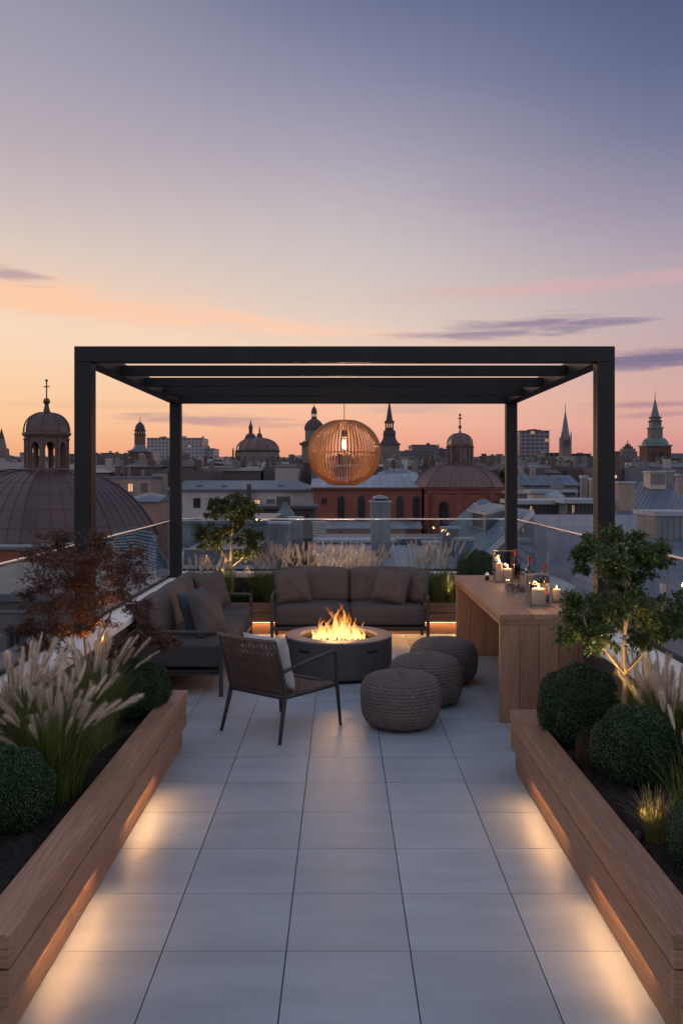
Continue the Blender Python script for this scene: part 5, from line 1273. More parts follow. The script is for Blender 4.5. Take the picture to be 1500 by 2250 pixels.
# ---- white house with the long sheet-metal roof, centre left
Z = 95.0; k = Z / F; x0, x1 = X(372, Z), X(688, Z); zt = H(1079, Z)
wb = thing('white_house', 'long white house with pale sheet-metal hipped roof behind the small rear tree', 'house', ((x0 + x1) / 2, Z + 5, G))
MB().b2((x0, Z, G), (x1, Z + 10, zt), .5).build('wall', m_white, wb)
MB().b2((x0 - .35, Z - .4, zt + .002), (x1 + .35, Z - .004, zt + .18), .5).build('gutter', m_zincd, wb)
rf = seams((x0 - .4, Z - .4, zt + .19), (x1 + .4, Z - .4, zt + .19), (x1 - 1.9, Z + 5, H(1056, Z + 5)), (x0 + 1.0, Z + 5, H(1056, Z + 5)), 34, .1, m_zinc, 'roof', wb, rows=2)
MB().add([(x0 - .4, Z - .4, zt + .19), (x0 + 1, Z + 5, H(1056, Z + 5)), (x0 - .4, Z + 10, zt + .19), (x1 + .4, Z - .4, zt + .19), (x1 - 1.9, Z + 5, H(1056, Z + 5)), (x1 + .4, Z + 10, zt + .19)], [(0, 1, 2), (3, 5, 4), (1, 4, 5, 2)]).build('roof', m_zinc, wb)
for px in (434, 488, 615): 
    zz = H(1070, Z + 1.5); d = MB().b2((X(px, Z) - .28, Z + 1.2, zz - .3), (X(px, Z) + .28, Z + 3, zz + .22), .5).build('roof_vent', m_zincd, rf)
for px, w, h, lit in ((433, .75, 1.05, 0), (463, .5, .9, 0), (565, .72, .72, 1), (595, .85, .72, 0), (625, .95, .72, 1), (389, .45, 1.5, 0)): window(wb, X(px, Z), Z - .003, H(1116, Z) + (.2 if h < .8 else 0), w, h, lit=bool(lit))
MB().b2((X(543, Z - .5), Z - .9, G), (X(552, Z - .5), Z - .42, H(1064, Z))).build('flue', m_dark, wb)
# small tent-roofed pavilion in front of it
Z = 62.0; k = Z / F
pv = thing('roof_pavilion', 'small dark pavilion with tent roof in front of the white house', 'pavilion', (X(625, Z), Z, G))
MB().b2((X(603, Z), Z, G), (X(648, Z), Z + 1.6, H(1136, Z)), .5).build('wall', m_dark, pv)
MB().lathe([(31 * k, H(1137, Z)), (24 * k, H(1126, Z)), (14 * k, H(1118, Z)), (8 * k, H(1110, Z)), (7 * k, H(1106, Z)), (0, H(1104, Z))], 4, (X(625, Z), Z + .8, 0), R(45), cap=False).build('roof', m_zincd, pv)
block('dark low terrace house under the white house, right of the small tree', 545, 690, 1118, 70, 6, m_dark, 'flat', m_greyd, wins=(5, 1, .3), ww=.4, wh=.5)

# ---- towers on the horizon
def tower(name, label, px, Z, parts, cat='church tower', n=8, a0=None):
    """stack of shapes by photo rows: (kind, half width px, row bottom, half width top, row top, material, part name)"""
    k = Z / F; x = X(px, Z); t = thing(name, label, cat, (x, Z, G))
    for (kind, w0, r0, w1, r1, mat, nm) in parts:
        z0, z1 = (G if r0 is None else H(r0, Z)), H(r1, Z)
        if kind == 'box': MB().lathe([(w0 * k * 1.414, z0), (w1 * k * 1.414, z1 - .002)], 4, (x, Z, 0), R(45)).build(nm, mat, t)
        elif kind == 'oct': MB().lathe([(w0 * k, z0), (w1 * k, z1 - .002)], n, (x, Z, 0), R(22.5)).build(nm, mat, t)
        elif kind == 'dome': MB().lathe(quarter(w0 * k, z0, w1 * k, z1, 9), 8, (x, Z, 0), R(22.5)).build(nm, mat, t)
        elif kind == 'flare':   # bell-shaped tier
            MB().lathe([((w1 + (w0 - w1) * (1 - u) ** 2.2) * k, z0 + (z1 - z0) * u) for u in np.linspace(0, 1, 8)], 8, (x, Z, 0), R(22.5)).build(nm, mat, t)
        elif kind == 'bell': MB().lathe([(max(.0, (w1 + (w0 - w1) * (1 - u ** 2.6))) * k, z0 + (z1 - z0) * u) for u in np.linspace(0, 1, 8)], 8, (x, Z, 0), R(22.5)).build(nm, mat, t)
        elif kind == 'piers':
            q = MB(); b = w0 * k
            for sx in (-1, -.33, .33, 1):
                for sy in (-1, 1): q.box((x + sx * b * .85, Z + sy * b * .85, (z0 + z1) / 2 + .02), (b * .28, b * .28, z1 - z0 - .04))
            q.box((x, Z, z0 + .03), (b * 2, b * 2, .06)); q.build(nm, mat, t)
        elif kind == 'spike': MB().lathe([(w0 * k, z0), (w1 * k, z1)], 6, (x, Z, 0)).build(nm, mat, t)
        elif kind == 'win':
            for dx in ((0,) if w1 == 0 else (-w1, w1)): MB().b2((x + (dx - w0) * k, Z - 30 * k * 0 - w1 * 0 - w0 * 0 - parts[0][1] * k * 1.45 - .02, z0), (x + (dx + w0) * k, Z - .2, z1), .5).build(nm, mat, t)
    return t
tower('gothic_spire', 'dark gothic church spire at the far left edge of the skyline', 4, 380, [('box', 17, None, 17, 1000, m_grime, 'tower_base'), ('box', 13, 1000, 12, 985, m_grime, 'tower_shaft'), ('oct', 11, 985, 7, 965, m_grime, 'tower_shaft'), ('oct', 7, 965, .3, 941, m_dark, 'spire')])
tower('brick_clock_tower', 'slender tower with open lantern on a red brick base beside the white slab block', 308, 260, [('box', 21, None, 21, 993, m_brickd, 'tower_base'), ('box', 23, 993, 22, 990, m_zincd, 'cornice'), ('flare', 22, 990, 12, 977, m_zincd, 'tower_roof'), ('box', 10, 977, 10, 956, m_bronzewall, 'tower_shaft'), ('box', 11.5, 956, 11.5, 954, m_dark, 'cornice'), ('piers', 9.5, 954, 0, 947, m_dark, 'lantern'), ('box', 11.5, 947, 11, 945, m_dark, 'cornice'), ('bell', 11, 945, 1.6, 927, m_dark, 'cupola'), ('spike', .8, 928, .4, 915, m_dark, 'finial')])
block('wide white slab block of flats behind the slender lantern tower', 323, 444, 963, 420, 20, m_slab, 'flat', m_grey, cat='apartment block', name='apartment_block')
block('smaller lower slab block at the right end of the white flats', 446, 469, 986, 430, 20, m_slab, 'flat', m_grey, cat='apartment block', name='apartment_block')
# cathedral: broad dome with two cupolas behind
Z = 250.0; k = Z / F; cx = X(566, Z)
ct = thing('cathedral', 'dark cathedral with broad dome and two small cupolas behind', 'cathedral', (cx, Z, G))
MB().lathe([(47 * k, G), (47 * k, H(994, Z))], 16, (cx, Z, 0)).build('drum_wall', m_grime, ct)
MB().lathe([(47 * k, H(994, Z) + .01), (49.5 * k, H(993, Z)), (49.5 * k, H(990, Z)), (44 * k, H(989, Z))], 16, (cx, Z, 0)).build('cornice', m_dark, ct)
rib_dome('dome', quarter(46 * k, H(989, Z), 5 * k, H(963, Z), 12, .95), 12, R(5), (cx, Z, 0), m_copper2, ct, per=1, rows=0, rib=.14)
for i in range(16):
    A = R(11 + 22.5 * i)
    if math.cos(A) > 0: MB().box((cx + 46.8 * k * math.sin(A), Z - 46.8 * k * math.cos(A), H(1012, Z)), (1.0, .5, 2.2), A).build('window', m_pane, ct)
for (px, dy, w, rb, rt, tip) in ((546, 6, 17, 985, 950, 920), (568, 3, 6.5, 966, 950, 935)):
    x = X(px, Z); y = Z + dy
    MB().lathe([(w * k, G if w > 10 else H(985, Z)), (w * k, H(rb if w > 10 else 962, Z))], 8, (x, y, 0), R(22)).build('cupola_drum', m_grime, ct)
    MB().lathe(quarter(w * 1.06 * k, H(rb if w > 10 else 962, Z), w * .26 * k, H(rt, Z), 8), 8, (x, y, 0), R(22)).build('cupola', m_dark, ct)
    MB().lathe([(w * .25 * k, H(rt, Z)), (w * .25 * k, H(rt - (rt - tip) * .4, Z)), (w * .32 * k, H(rt - (rt - tip) * .42, Z)), (w * .12 * k, H(rt - (rt - tip) * .75, Z)), (.06, H(tip, Z))], 8, (x, y, 0)).build('finial', m_dark, ct)
for px, rt in ((516, 985), (522, 992)): MB().lathe([(2.4 * k, G), (2.4 * k, H(rt + 6, Z)), (.1, H(rt, Z))], 4, (X(px, Z), Z - 4, 0), R(45)).build('pinnacle', m_dark, ct)
# baroque tower behind the lamp
tower('baroque_tower', 'tall baroque tower with onion cap partly behind the globe lamp', 690, 150, [('box', 30, None, 30, 1018, m_brickd, 'tower_base'), ('box', 33, 1018, 33, 1015, m_grime, 'cornice'), ('box', 26, 1015, 26, 978, m_grime, 'tower_shaft'), ('box', 31, 978, 31, 974, m_dark, 'cornice'), ('box', 27, 974, 23, 970, m_dark, 'cornice'), ('oct', 21, 970, 21, 945, m_grime, 'belfry'), ('bell', 23, 945, 8, 921, m_dark, 'cupola'), ('oct', 6.5, 921, 6.2, 916, m_dark, 'lantern_base'), ('piers', 5.2, 916, 0, 909, m_tan, 'lantern'), ('oct', 7.5, 909, 7, 906, m_dark, 'cornice'), ('bell', 6.5, 906, 1, 893, m_dark, 'cap'), ('spike', .7, 894, .3, 878, m_dark, 'finial')])
tower('dark_spire_church', 'dark church tower with needle spire right of the globe lamp', 855, 240, [('box', 21, None, 21, 978, m_grime, 'tower_base'), ('box', 23.5, 978, 23, 975, m_dark, 'cornice'), ('flare', 23, 975, 14, 955, m_dark, 'tower_roof'), ('box', 13.5, 955, 12, 946, m_dark, 'tower_shaft'), ('piers', 9, 946, 0, 930, m_dark, 'belfry'), ('box', 7.2, 946, 7.2, 940, m_dark, 'belfry_floor'), ('box', 10.5, 930, 10, 925, m_dark, 'cornice'), ('oct', 8, 925, 6.5, 918, m_dark, 'spire_foot'), ('oct', 6.8, 918, .3, 878, m_dark, 'spire')])
tower('gothic_church', 'pale gothic church tower with tall grey spire and corner pinnacles', 1241, 330, [('box', 18, None, 18, 1003, m_tan, 'nave_wall'), ('box', 11, 1003, 11, 961, m_grime, 'tower_shaft'), ('oct', 10.5, 961, 8, 948, m_zincd, 'spire_foot'), ('oct', 8.2, 950, .5, 902, m_zincd, 'spire'), ('spike', .8, 903, .3, 886, m_dark, 'finial'), ('win', 2.5, 978, 0, 968, m_dark, 'window')])
gt = [o for o in COL.objects if o.name == 'gothic_church'][0]; Z = 330; k = Z / F
for dx in (-10, 10): MB().lathe([(1.6 * k, H(962, Z)), (1.4 * k, H(955, Z)), (.1, H(949, Z))], 4, (X(1241 + dx, Z), Z - 10 * k, 0), R(45)).build('pinnacle', m_dark, gt)
tower('green_copper_tower', 'tall tower with green copper tiered spire on brown brick base', 1438, 250, [('box', 26, None, 26, 981, m_brickd, 'tower_base'), ('box', 29, 981, 28, 978, m_verd, 'cornice'), ('bell', 28, 978, 14, 960, m_verd, 'bell_roof'), ('box', 12.5, 960, 12.5, 942, m_grime, 'belfry'), ('box', 14.5, 942, 14, 939, m_verd, 'cornice'), ('box', 10.5, 939, 10.5, 927, m_verd, 'upper_stage'), ('box', 12, 927, 11.5, 924, m_dark, 'cornice'), ('box', 9, 924, 9, 919, m_verd, 'upper_stage'), ('box', 11, 919, 10.5, 916, m_dark, 'cornice'), ('oct', 9.5, 916, .6, 876, m_verd, 'spire'), ('spike', .9, 877, .3, 858, m_dark, 'finial'), ('win', 2.6, 1005, 8, 993, m_dark, 'window')])
tower('stepped_building', 'dark stepped building with small spire left of the green copper tower', 1378, 300, [('box', 16, None, 16, 992, m_slab2, 'lower_storeys'), ('box', 13, 992, 13, 986, m_grime, 'upper_storeys'), ('box', 9, 986, 8.5, 981, m_dark, 'upper_storeys'), ('box', 5, 981, 4.5, 976, m_dark, 'turret'), ('spike', 1.6, 976, .3, 965, m_dark, 'finial')], cat='building')
Z = 400; ot = block('tall glass office tower with banded dark windows right of the pergola post', 1141, 1206, 947, Z, 26, m_office, 'flat', m_greyd, cat='office tower', name='office_tower')
MB().b2((X(1165, Z), Z + 4, H(946, Z) + .3), (X(1192, Z), Z + 14, H(943, Z)), .5).build('roof_plant', m_greyd, ot)

# ---- blocks of the middle distance, each its own building
GB = 'houses in the middle distance'
block('long low dark block on the horizon left of the near pergola post', 150, 256, 998, 430, 30, m_slab2, 'flat', m_greyd)
block('pale small block on the horizon between spire and big dome', 44, 60, 995, 440, 16, m_slab, 'flat', m_grey)
block('raised dark block stepping up beside the left pergola post', 222, 250, 996, 400, 20, m_slab2, 'flat', m_greyd)
block('dark flat-roofed house with upper terrace below the slender lantern tower', 217, 300, 1026, 150, 12, m_greyd, 'flat', m_zinc, wins=(5, 1, .5), ww=.9, wh=1.2)
block('off-white house with two small windows behind the left pergola post', 212, 332, 1050, 120, 12, m_tan, 'flat', m_zinc, wins=(4, 1, .7), ww=.8, wh=1.2)
block('small pink house with vaulted metal roof by the big dome', 290, 345, 1103, 78, 6, m_pink, 'vault', m_zinc, .75)
block('wide grey block with pale roof edge below the white flats', 333, 452, 1024, 170, 16, m_grey, 'gable', m_zinc2, 1.4)
block('dark brown house end at the right of the wide grey block', 449, 472, 1020, 165, 12, m_brickd, 'flat', m_greyd)
block('flat pale-roofed row in front of the cathedral, left half', 470, 543, 1042, 180, 10, m_tan, 'flat', m_zinc2, wins=(8, 1, .6), ww=.8, wh=1.1)
block('white gabled house end in front of the cathedral', 541, 560, 1038, 150, 8, m_white, 'gable', m_zinc2, 1.0)
block('row with grey roof sheds right of the cathedral front', 561, 606, 1044, 170, 10, m_grey, 'gable', m_zinc, 1.2, chim=((575, .8, .9, m_tan), (598, .7, .8, m_white)))
block('pale flat-roofed house left of the baroque tower', 600, 655, 1040, 190, 10, m_tan, 'flat', m_zinc2, wins=(5, 1, .6), ww=.9, wh=1.2)
block('house with tall grey flue below the cathedral dome', 628, 660, 1034, 230, 10, m_grey, 'flat', m_zinc, chim=((634, 1.0, 3.0, m_grey),))
block('long pale-grey terraced roof house behind the lamp to its right', 828, 902, 1016, 210, 12, m_grey, 'flat', m_zinc2, wins=(9, 1, .8), ww=1.0, wh=1.3)
block('low white roof house behind the brick nave', 836, 880, 1030, 150, 8, m_white, 'flat', m_zinc2)
block('big vaulted pale blue metal roof behind the brick nave', 838, 918, 1056, 104, 10, m_zinc, 'vault', m_zinc, 1.5, chim=())
block('grey apartment block with stepped roof right of the dark spire church', 905, 964, 978, 420, 24, m_slab2, 'flat', m_greyd, cat='apartment block', name='apartment_block')
block('lower grey block joining the dark spire church to the apartment block', 878, 904, 992, 410, 20, m_slab2, 'flat', m_greyd)
block('dark block behind the small lantern of the brick church', 966, 996, 987, 430, 20, m_slab2, 'flat', m_greyd)
block('sunlit pinkish house front below the apartment block, left one', 936, 947, 1000, 330, 8, m_pink, 'flat', m_grey)
block('sunlit pinkish house front below the apartment block, right one', 952, 964, 1002, 330, 8, m_pink, 'flat', m_grey)
block('row of pale low houses left of the brick dome', 905, 972, 1020, 240, 10, m_old, 'gable', m_zinc, 1.4)
block('dark tree-hidden roof left of the brick dome', 912, 958, 1032, 170, 8, m_greyd, 'hip', m_greyd, 1.2)
block('low dark horizon block between brick church lantern and pergola post', 1060, 1112, 1003, 420, 20, m_slab2, 'flat', m_greyd)
block('pale roofed row right of the brick dome', 1068, 1116, 1024, 210, 10, m_old, 'flat', m_zinc2)
block('dark block in front of the glass office tower', 1197, 1228, 996, 340, 20, m_slab2, 'flat', m_greyd)
block('wide dark low block at the foot of the glass office tower', 1120, 1200, 1010, 330, 14, m_dark, 'flat', m_greyd)
block('dark block right of the pale gothic church', 1259, 1297, 998, 330, 20, m_dark, 'flat', m_greyd)
block('low dark block between gothic church and the right front post', 1290, 1314, 1006, 340, 16, m_dark, 'flat', m_greyd)
block('cream house with lit gable, left of a pair under the office tower', 1192, 1210, 1040, 210, 8, m_cream, 'gable', m_zinc2, 1.4)
block('cream house with lit gable, right of a pair under the gothic church', 1216, 1234, 1036, 215, 8, m_cream, 'gable', m_zinc2, 1.4)
block('twin vaulted grey roof right of the pergola rear post', 1134, 1160, 1052, 120, 10, m_grey, 'vault', m_zinc, 1.4)
block('vaulted dark roof with lit edge under the office tower', 1160, 1190, 1050, 125, 10, m_dark, 'vault', m_zincd, 1.2)
block('long grey-blue roofed house under the gothic church', 1241, 1308, 1036, 170, 12, m_grey, 'gable', m_zinc, 1.5, chim=((1262, .9, .9, m_white), (1290, .8, .8, m_tan)))
block('grey house with mansard and two dark dormers between the right posts', 1150, 1268, 1066, 98, 9, m_grey, 'gable', m_zinc, 1.1, wins=(5, 1, .5), ww=.7, wh=.7, chim=((1180, .5, .4, m_tan), (1240, .5, .4, m_grey)))
block('dark arcade house front below the mansard house', 1162, 1262, 1082, 84, 5, m_greyd, 'flat', m_zinc2, wins=(7, 1, .25), ww=.5, wh=.55)
block('small pink house at the foot of the rear right post', 1133, 1163, 1086, 76, 5, m_pink, 'flat', m_zinc2)
block('pale square shed with rounded cap in the roofs between right posts', 1171, 1198, 1084, 60, 2.0, m_white, 'flat', m_zinc2, name='roof_shed', cat='roof shed')
block('pink low house with metal roof right of the pale square shed', 1199, 1232, 1092, 72, 5, m_pink, 'gable', m_zinc2, .5)
block('tall narrow grey chimney stack between the right posts', 1277, 1290, 1051, 62, .5, m_grey, 'flat', m_zinc2, name='chimney_stack', cat='chimney', over=.04)
block('short tan chimney stack beside the right front post', 1297, 1311, 1056, 64, .5, m_tan, 'flat', m_zinc2, name='chimney_stack', cat='chimney', over=.04)
block('flat roof with panelled dark walls, left of two between the right posts', 1133, 1226, 1108, 50, 3.5, m_grey, 'flat', m_zinc2, wins=(10, 1, .05), ww=.2, wh=.52)
block('flat roof with panelled dark walls beside the right front post', 1245, 1314, 1106, 48, 3.5, m_grey, 'flat', m_zinc2, wins=(8, 1, .05), ww=.2, wh=.5)
block('white flat-roofed house with one narrow window right of the front post', 1346, 1388, 1034, 160, 8, m_white, 'flat', m_zinc2, wins=(2, 1, .8), ww=.6, wh=1.6)
block('grey flat-roofed house below the green copper tower', 1386, 1434, 1040, 150, 8, m_grey, 'flat', m_zincd, wins=(4, 1, .6), ww=.9, wh=1.0)
block('dark terraced house with balconies below the stepped building', 1346, 1420, 1018, 220, 12, m_old, 'flat', m_zinc2)
block('dark roof row right of the green copper tower', 1466, 1530, 1008, 300, 14, m_dark, 'gable', m_greyd, 2)
block('dark wooded block at the right edge of the skyline', 1466, 1540, 1000, 380, 14, m_dark, 'flat', m_greyd)

# far town that reads as one ragged mass: everything beyond a quarter of a mile
m = MB(); r5 = random.Random(41)
for k in range(2600):
    Z = r5.uniform(270, 1500) if k > 800 else r5.uniform(125, 400); px = r5.uniform(-250, 1750)
    top = r5.gauss(1013, 3.5) if Z > 420 else 1012 + (420 - Z) / 270 * r5.uniform(12, 26)
    x, w = X(px, Z), r5.uniform(3.0, 8.5) * (.65 + Z / 600); d = r5.uniform(5, 10); z = H(top, Z)
    m.b2((x - w / 2, Z, G), (x + w / 2, Z + d, z), r5.random())
    if r5.random() < .45:
        hh = r5.uniform(.5, 1.6) * (.6 + Z / 800); m.prism([(Z - .3, z), (Z + d + .3, z), (Z + d / 2, z + hh)], 0, x - w / 2 - .2, x + w / 2 + .2, r5.random())
    if r5.random() < .24:
        lx = x + r5.uniform(-.4, .4) * w; lz = z - r5.uniform(.8, 4); m.box((lx, Z - .03, lz), (.55 * (.5 + Z / 400), .06, .5 * (.5 + Z / 400)), tint=1.0)
    for q in range(r5.randint(0, 3)):
        cx_ = x + r5.uniform(-.45, .45) * w; m.box((cx_, Z + d * (.3 + .17 * q) + r5.uniform(0, .3), z + r5.uniform(.4, 1.4)), (r5.uniform(.5, 1.1), .8, r5.uniform(.9, 2.4)), tint=r5.random())
m_far, nt, b = new_mat('far_town_walls_and_roofs'); at = node(nt, 'ShaderNodeAttribute', attribute_name='tint')
crr = node(nt, 'ShaderNodeValToRGB'); nt.links.new(at.outputs['Fac'], crr.inputs[0]); e = crr.color_ramp.elements; crr.color_ramp.interpolation = 'CONSTANT'
e[0].position = 0; e[0].color = (.070, .062, .062, 1); e[1].position = .88; e[1].color = (.28, .25, .235, 1)
for p_, c_ in ((.22, (.075, .064, .062)), (.4, (.095, .075, .07)), (.54, (.11, .118, .13)), (.70, (.165, .145, .135)), (.80, (.085, .05, .043))): q = e.new(p_); q.color = (*c_, 1)
nt.links.new(crr.outputs[0], b.inputs['Base Color']); b.inputs['Roughness'].default_value = .75
b.inputs['Emission Color'].default_value = (1, .58, .26, 1); nt.links.new(mathn(nt, 'MULTIPLY', mathn(nt, 'GREATER_THAN', at.outputs['Fac'], .9995), .8), b.inputs['Emission Strength'])
tag(m.build('distant_rooftops', m_far), 'ragged far rooftops of the old town along the horizon', 'rooftops', kind='stuff')
# treetops showing between the far roofs
for k, (px, py, Z, w, lab) in enumerate([(575, 1026, 215, 26, 'dark treetops at the foot of the cathedral'), (935, 1034, 150, 22, 'dark treetops left of the brick dome'), (1118, 1042, 118, 14, 'dark tree right of the brick dome by the rear post'), (480, 1020, 260, 18, 'dark treetops right of the white flats')]):
    r = np.random.default_rng(90 + k); n = 1500; s = w * Z / F; d = rdir(n, r); c = d * r.uniform(.5, 1.1, (n, 1)) * np.array([s, s * .6, s * .45]) * (1 + .3 * np.sin(d[:, :1] * 9))
    v, f = leaves(c, d + rdir(n, r), rdir(n, r), r.uniform(.5, 1.0, n), r.uniform(.4, .7, n)); tn = r.uniform(0, 1, n)
    t = thing('city_tree', lab, 'tree', (X(px, Z), Z, G), 0, 'dark treetops among the far roofs'); zc_ = H(py, Z) - s * .3
    link('crown', v + np.array([X(px, Z), Z, zc_]), f, np.concatenate([tn, tn]), m_cover, t)
    MB().tube([(X(px, Z), Z, G), (X(px, Z), Z, zc_)], [.4, .15], 6).build('trunk', m_bark2, t)

# ---- the roofs right behind the terrace
# metal-clad chimney in the middle
Z = 23.0; k = Z / F; x0, x1 = X(815, Z), X(858, Z); cxx = (x0 + x1) / 2
cs = thing('clad_chimney', 'big metal-clad chimney with rounded cap standing behind the rear railing', 'chimney', (cxx, Z, G))
MB().b2((x0, Z, G), (cxx - .004, Z + .5, H(1106, Z)), .4).build('shaft', m_lead, cs); MB().b2((cxx + .004, Z, G), (x1, Z + .5, H(1106, Z)), .6).build('shaft', m_lead, cs)
MB().lathe([(.37, H(1106, Z) + .002), (.40, H(1104, Z)), (.40, H(1101, Z)), (.30, H(1100, Z))], 4, (cxx, Z + .25, 0), R(45)).build('collar', m_zinc2, cs)
MB().b2((cxx - .17, Z + .05, H(1100, Z)), (cxx + .17, Z + .42, H(1096, Z))).build('cap_neck', m_greyd, cs)
m = MB(); vs = []; fs = []
for i in range(9):
    a = math.pi * i / 8
    for y in (Z + .0, Z + .48): vs.append((cxx - .2 * math.cos(a), y, H(1096, Z) + .002 + .085 * math.sin(a)))
for i in range(8): fs.append((2 * i, 2 * i + 1, 2 * i + 3, 2 * i + 2))
fs += [tuple(2 * i for i in range(9)), tuple(2 * i + 1 for i in range(9))[::-1]]
m.add(vs, fs).build('cap', m_zinc2, cs)
# the roof it stands on
Z = 20.0
rb = thing('neighbour_roof', 'low grey sheet roof with pale ledges right behind the rear railing', 'roof', (X(830, 24), 24, G))
seams((X(700, 20), 20, H(1262, 20)), (X(1010, 20), 20, H(1262, 20)), (X(1000, 26), 26, H(1196, 26)), (X(690, 26), 26, H(1196, 26)), 9, .1, m_zinc2, 'roof', rb, rows=3)
MB().b2((X(690, 26), 26, G), (X(1005, 26), 30, H(1192, 26))).build('wall', m_grey, rb)
MB().b2((X(688, 26.5), 25.9, H(1192, 26)), (X(868, 26.5), 27, H(1186, 26))).build('ledge', m_zinc2, rb)
MB().b2((X(868, 26.5) + .01, 25.9, H(1194, 26)), (X(1000, 26.5), 27, H(1184, 26))).build('ledge', m_zincd, rb)
for (a, b_, t_, bt, zz, mt, lab, nm) in [(687, 715, 1150, 1196, 32, m_white, 'small white louvred roof stack left of the clad chimney', 'roof_stack'), (972, 1008, 1163, 1205, 23, m_lead, 'blue-grey metal roof box at the foot of the right seamed roof', 'roof_box'), (1002, 1040, 1188, 1222, 20.5, m_zinc, 'grey box with rounded corner in front of the seamed roof', 'roof_box'), (930, 968, 1195, 1222, 22, m_white, 'flat pale roof box left of the blue-grey boxes', 'roof_box'),
                                 (590, 636, 1152, 1262, 24, m_lead, 'tall blue-grey metal-clad stack with curved top behind the left sofa plumes', 'roof_stack'), (634, 664, 1140, 1262, 26, m_lead, 'second metal-clad stack adjoining the curved one', 'roof_stack')]:
    w = thing(nm, lab, 'roof stack' if 'stack' in nm else 'roof box', (X((a + b_) / 2, zz), zz, G), 0, 'boxes and stacks on the near roofs')
    x0, x1 = X(a, zz), X(b_, zz); wd = x1 - x0
    MB().b2((x0, zz, G), (x1, zz + wd * .8, H(t_, zz))).build('body', mt, w, bevel=.02)
    MB().b2((x0 - .03, zz - .03, H(t_, zz) + .002), (x1 + .03, zz + wd * .8 + .03, H(t_, zz) + .06)).build('cover', m_zinc2, w)
    m = MB()
    for q in range(1, 7 if 'louvred' in lab else 3):
        if 'louvred' not in lab: m.b2((x0 + wd * q / 3 - .008, zz - .012, H(bt, zz) - 1), (x0 + wd * q / 3 + .008, zz - .001, H(t_, zz) - .01))
        else: m.b2((x0 - .012, zz - .014, H(t_, zz) - q * .09), (x1 + .012, zz - .001, H(t_, zz) - q * .09 + .02))
    m.build('seam_strips', m_zincd, w)
# left of centre: lower blue-grey building with pale flat roof
lb = thing('lower_building', 'blue-grey building with pale crumpled roof sheets behind the small rear tree', 'building', (X(480, 30), 30, G))
MB().b2((X(400, 30), 30, G), (X(592, 30), 36, H(1150, 30))).build('wall', m_lead, lb)
MB().b2((X(398, 30), 29.8, H(1150, 30) + .002), (X(594, 30), 36.2, H(1144, 30))).build('roof_edge', m_zincd, lb)
MB().b2((X(405, 24), 24, G), (X(560, 24), 29.9, H(1208, 24))).build('wall', m_zincd, lb)
seams((X(398, 23), 23, H(1250, 23)), (X(600, 23), 23, H(1250, 23)), (X(560, 29), 29, H(1205, 29)), (X(405, 29), 29, H(1205, 29)), 6, .1, m_zinc2, 'roof', lb, rows=3)
# right: big seamed roof with dormer
sr = thing('seamed_roof_house', 'house with steep seamed sheet roof and dormer in front of the brick dome', 'house', (X(1080, 30), 30, G))
A_, B_, C_, D_ = P(925, 1212, 26), P(1010, 1268, 20), P(1172, 1122, 27), P(1042, 1106, 36)
seams(A_, B_, C_, D_, 20, .12, m_zinc2, 'roof', sr, rib=.045, width=.035)
E_ = P(1172, 1300, 22)
m = MB(); m.add([C_, B_, (B_[0], B_[1], G), (C_[0], C_[1], G)], [(0, 1, 2, 3)]); m.add([A_, B_, (B_[0], B_[1], G), (A_[0], A_[1], G)], [(3, 2, 1, 0)]); m.add([D_, A_, (A_[0], A_[1], G), (D_[0], D_[1], G)], [(3, 2, 1, 0)]); m.add([D_, C_, (C_[0], C_[1], G), (D_[0], D_[1], G)], [(0, 1, 2, 3)])
m.build('wall', m_lead, sr)
def mid(u, v): 
    a, b, c, d = map(Vector, (A_, B_, C_, D_)); return a.lerp(b, u).lerp(d.lerp(c, u), v)
nrm = (Vector(B_) - Vector(A_)).cross(Vector(D_) - Vector(A_)).normalized(); nrm = nrm if nrm.z > 0 else -nrm
p0 = mid(.38, .52); p1 = mid(.38, .97); p2 = mid(.70, .97); p3 = mid(.70, .52); up = Vector((0, 0, .6))
m = MB(); m.add([p0 - nrm * .05, p3 - nrm * .05, p3 + up, p0 + up], [(0, 1, 2, 3)]); m.add([p0 - nrm * .05, p0 + up, p1 + up * .15, p1 - nrm * .05], [(0, 1, 2, 3)]); m.add([p3 - nrm * .05, p3 + up, p2 + up * .15, p2 - nrm * .05], [(3, 2, 1, 0)])
dmr = m.build('dormer', m_zincd, sr)
q = (p3 - p0).normalized() * .12; b4 = (p0 - p1).normalized() * .15
seams(p0 + up - q + b4, p3 + up + q + b4, p2 + up * .2 + q, p1 + up * .2 - q, 4, .08, m_zinc2, 'dormer_roof', dmr, rib=.03, width=.03)
m = MB(); c_ = (p0 + p3) / 2; dv = (p3 - p0); vs = [p0 + dv * .2 + up * .15, p0 + dv * .8 + up * .15, p0 + dv * .8 + up * .85, p0 + dv * .2 + up * .85]; off_ = b4.normalized() * .02
m.slab(*[v + off_ for v in vs], .02); m.build('window', m_pane, dmr)
# small curved vent hood near its ridge
c_ = mid(.25, .93); MB().lathe([(.30, 0), (.30, .12), (.22, .24), (.1, .30), (0, .32)], 10, c_, cap=False).build('roof_vent', m_zinc, sr, smooth=True)
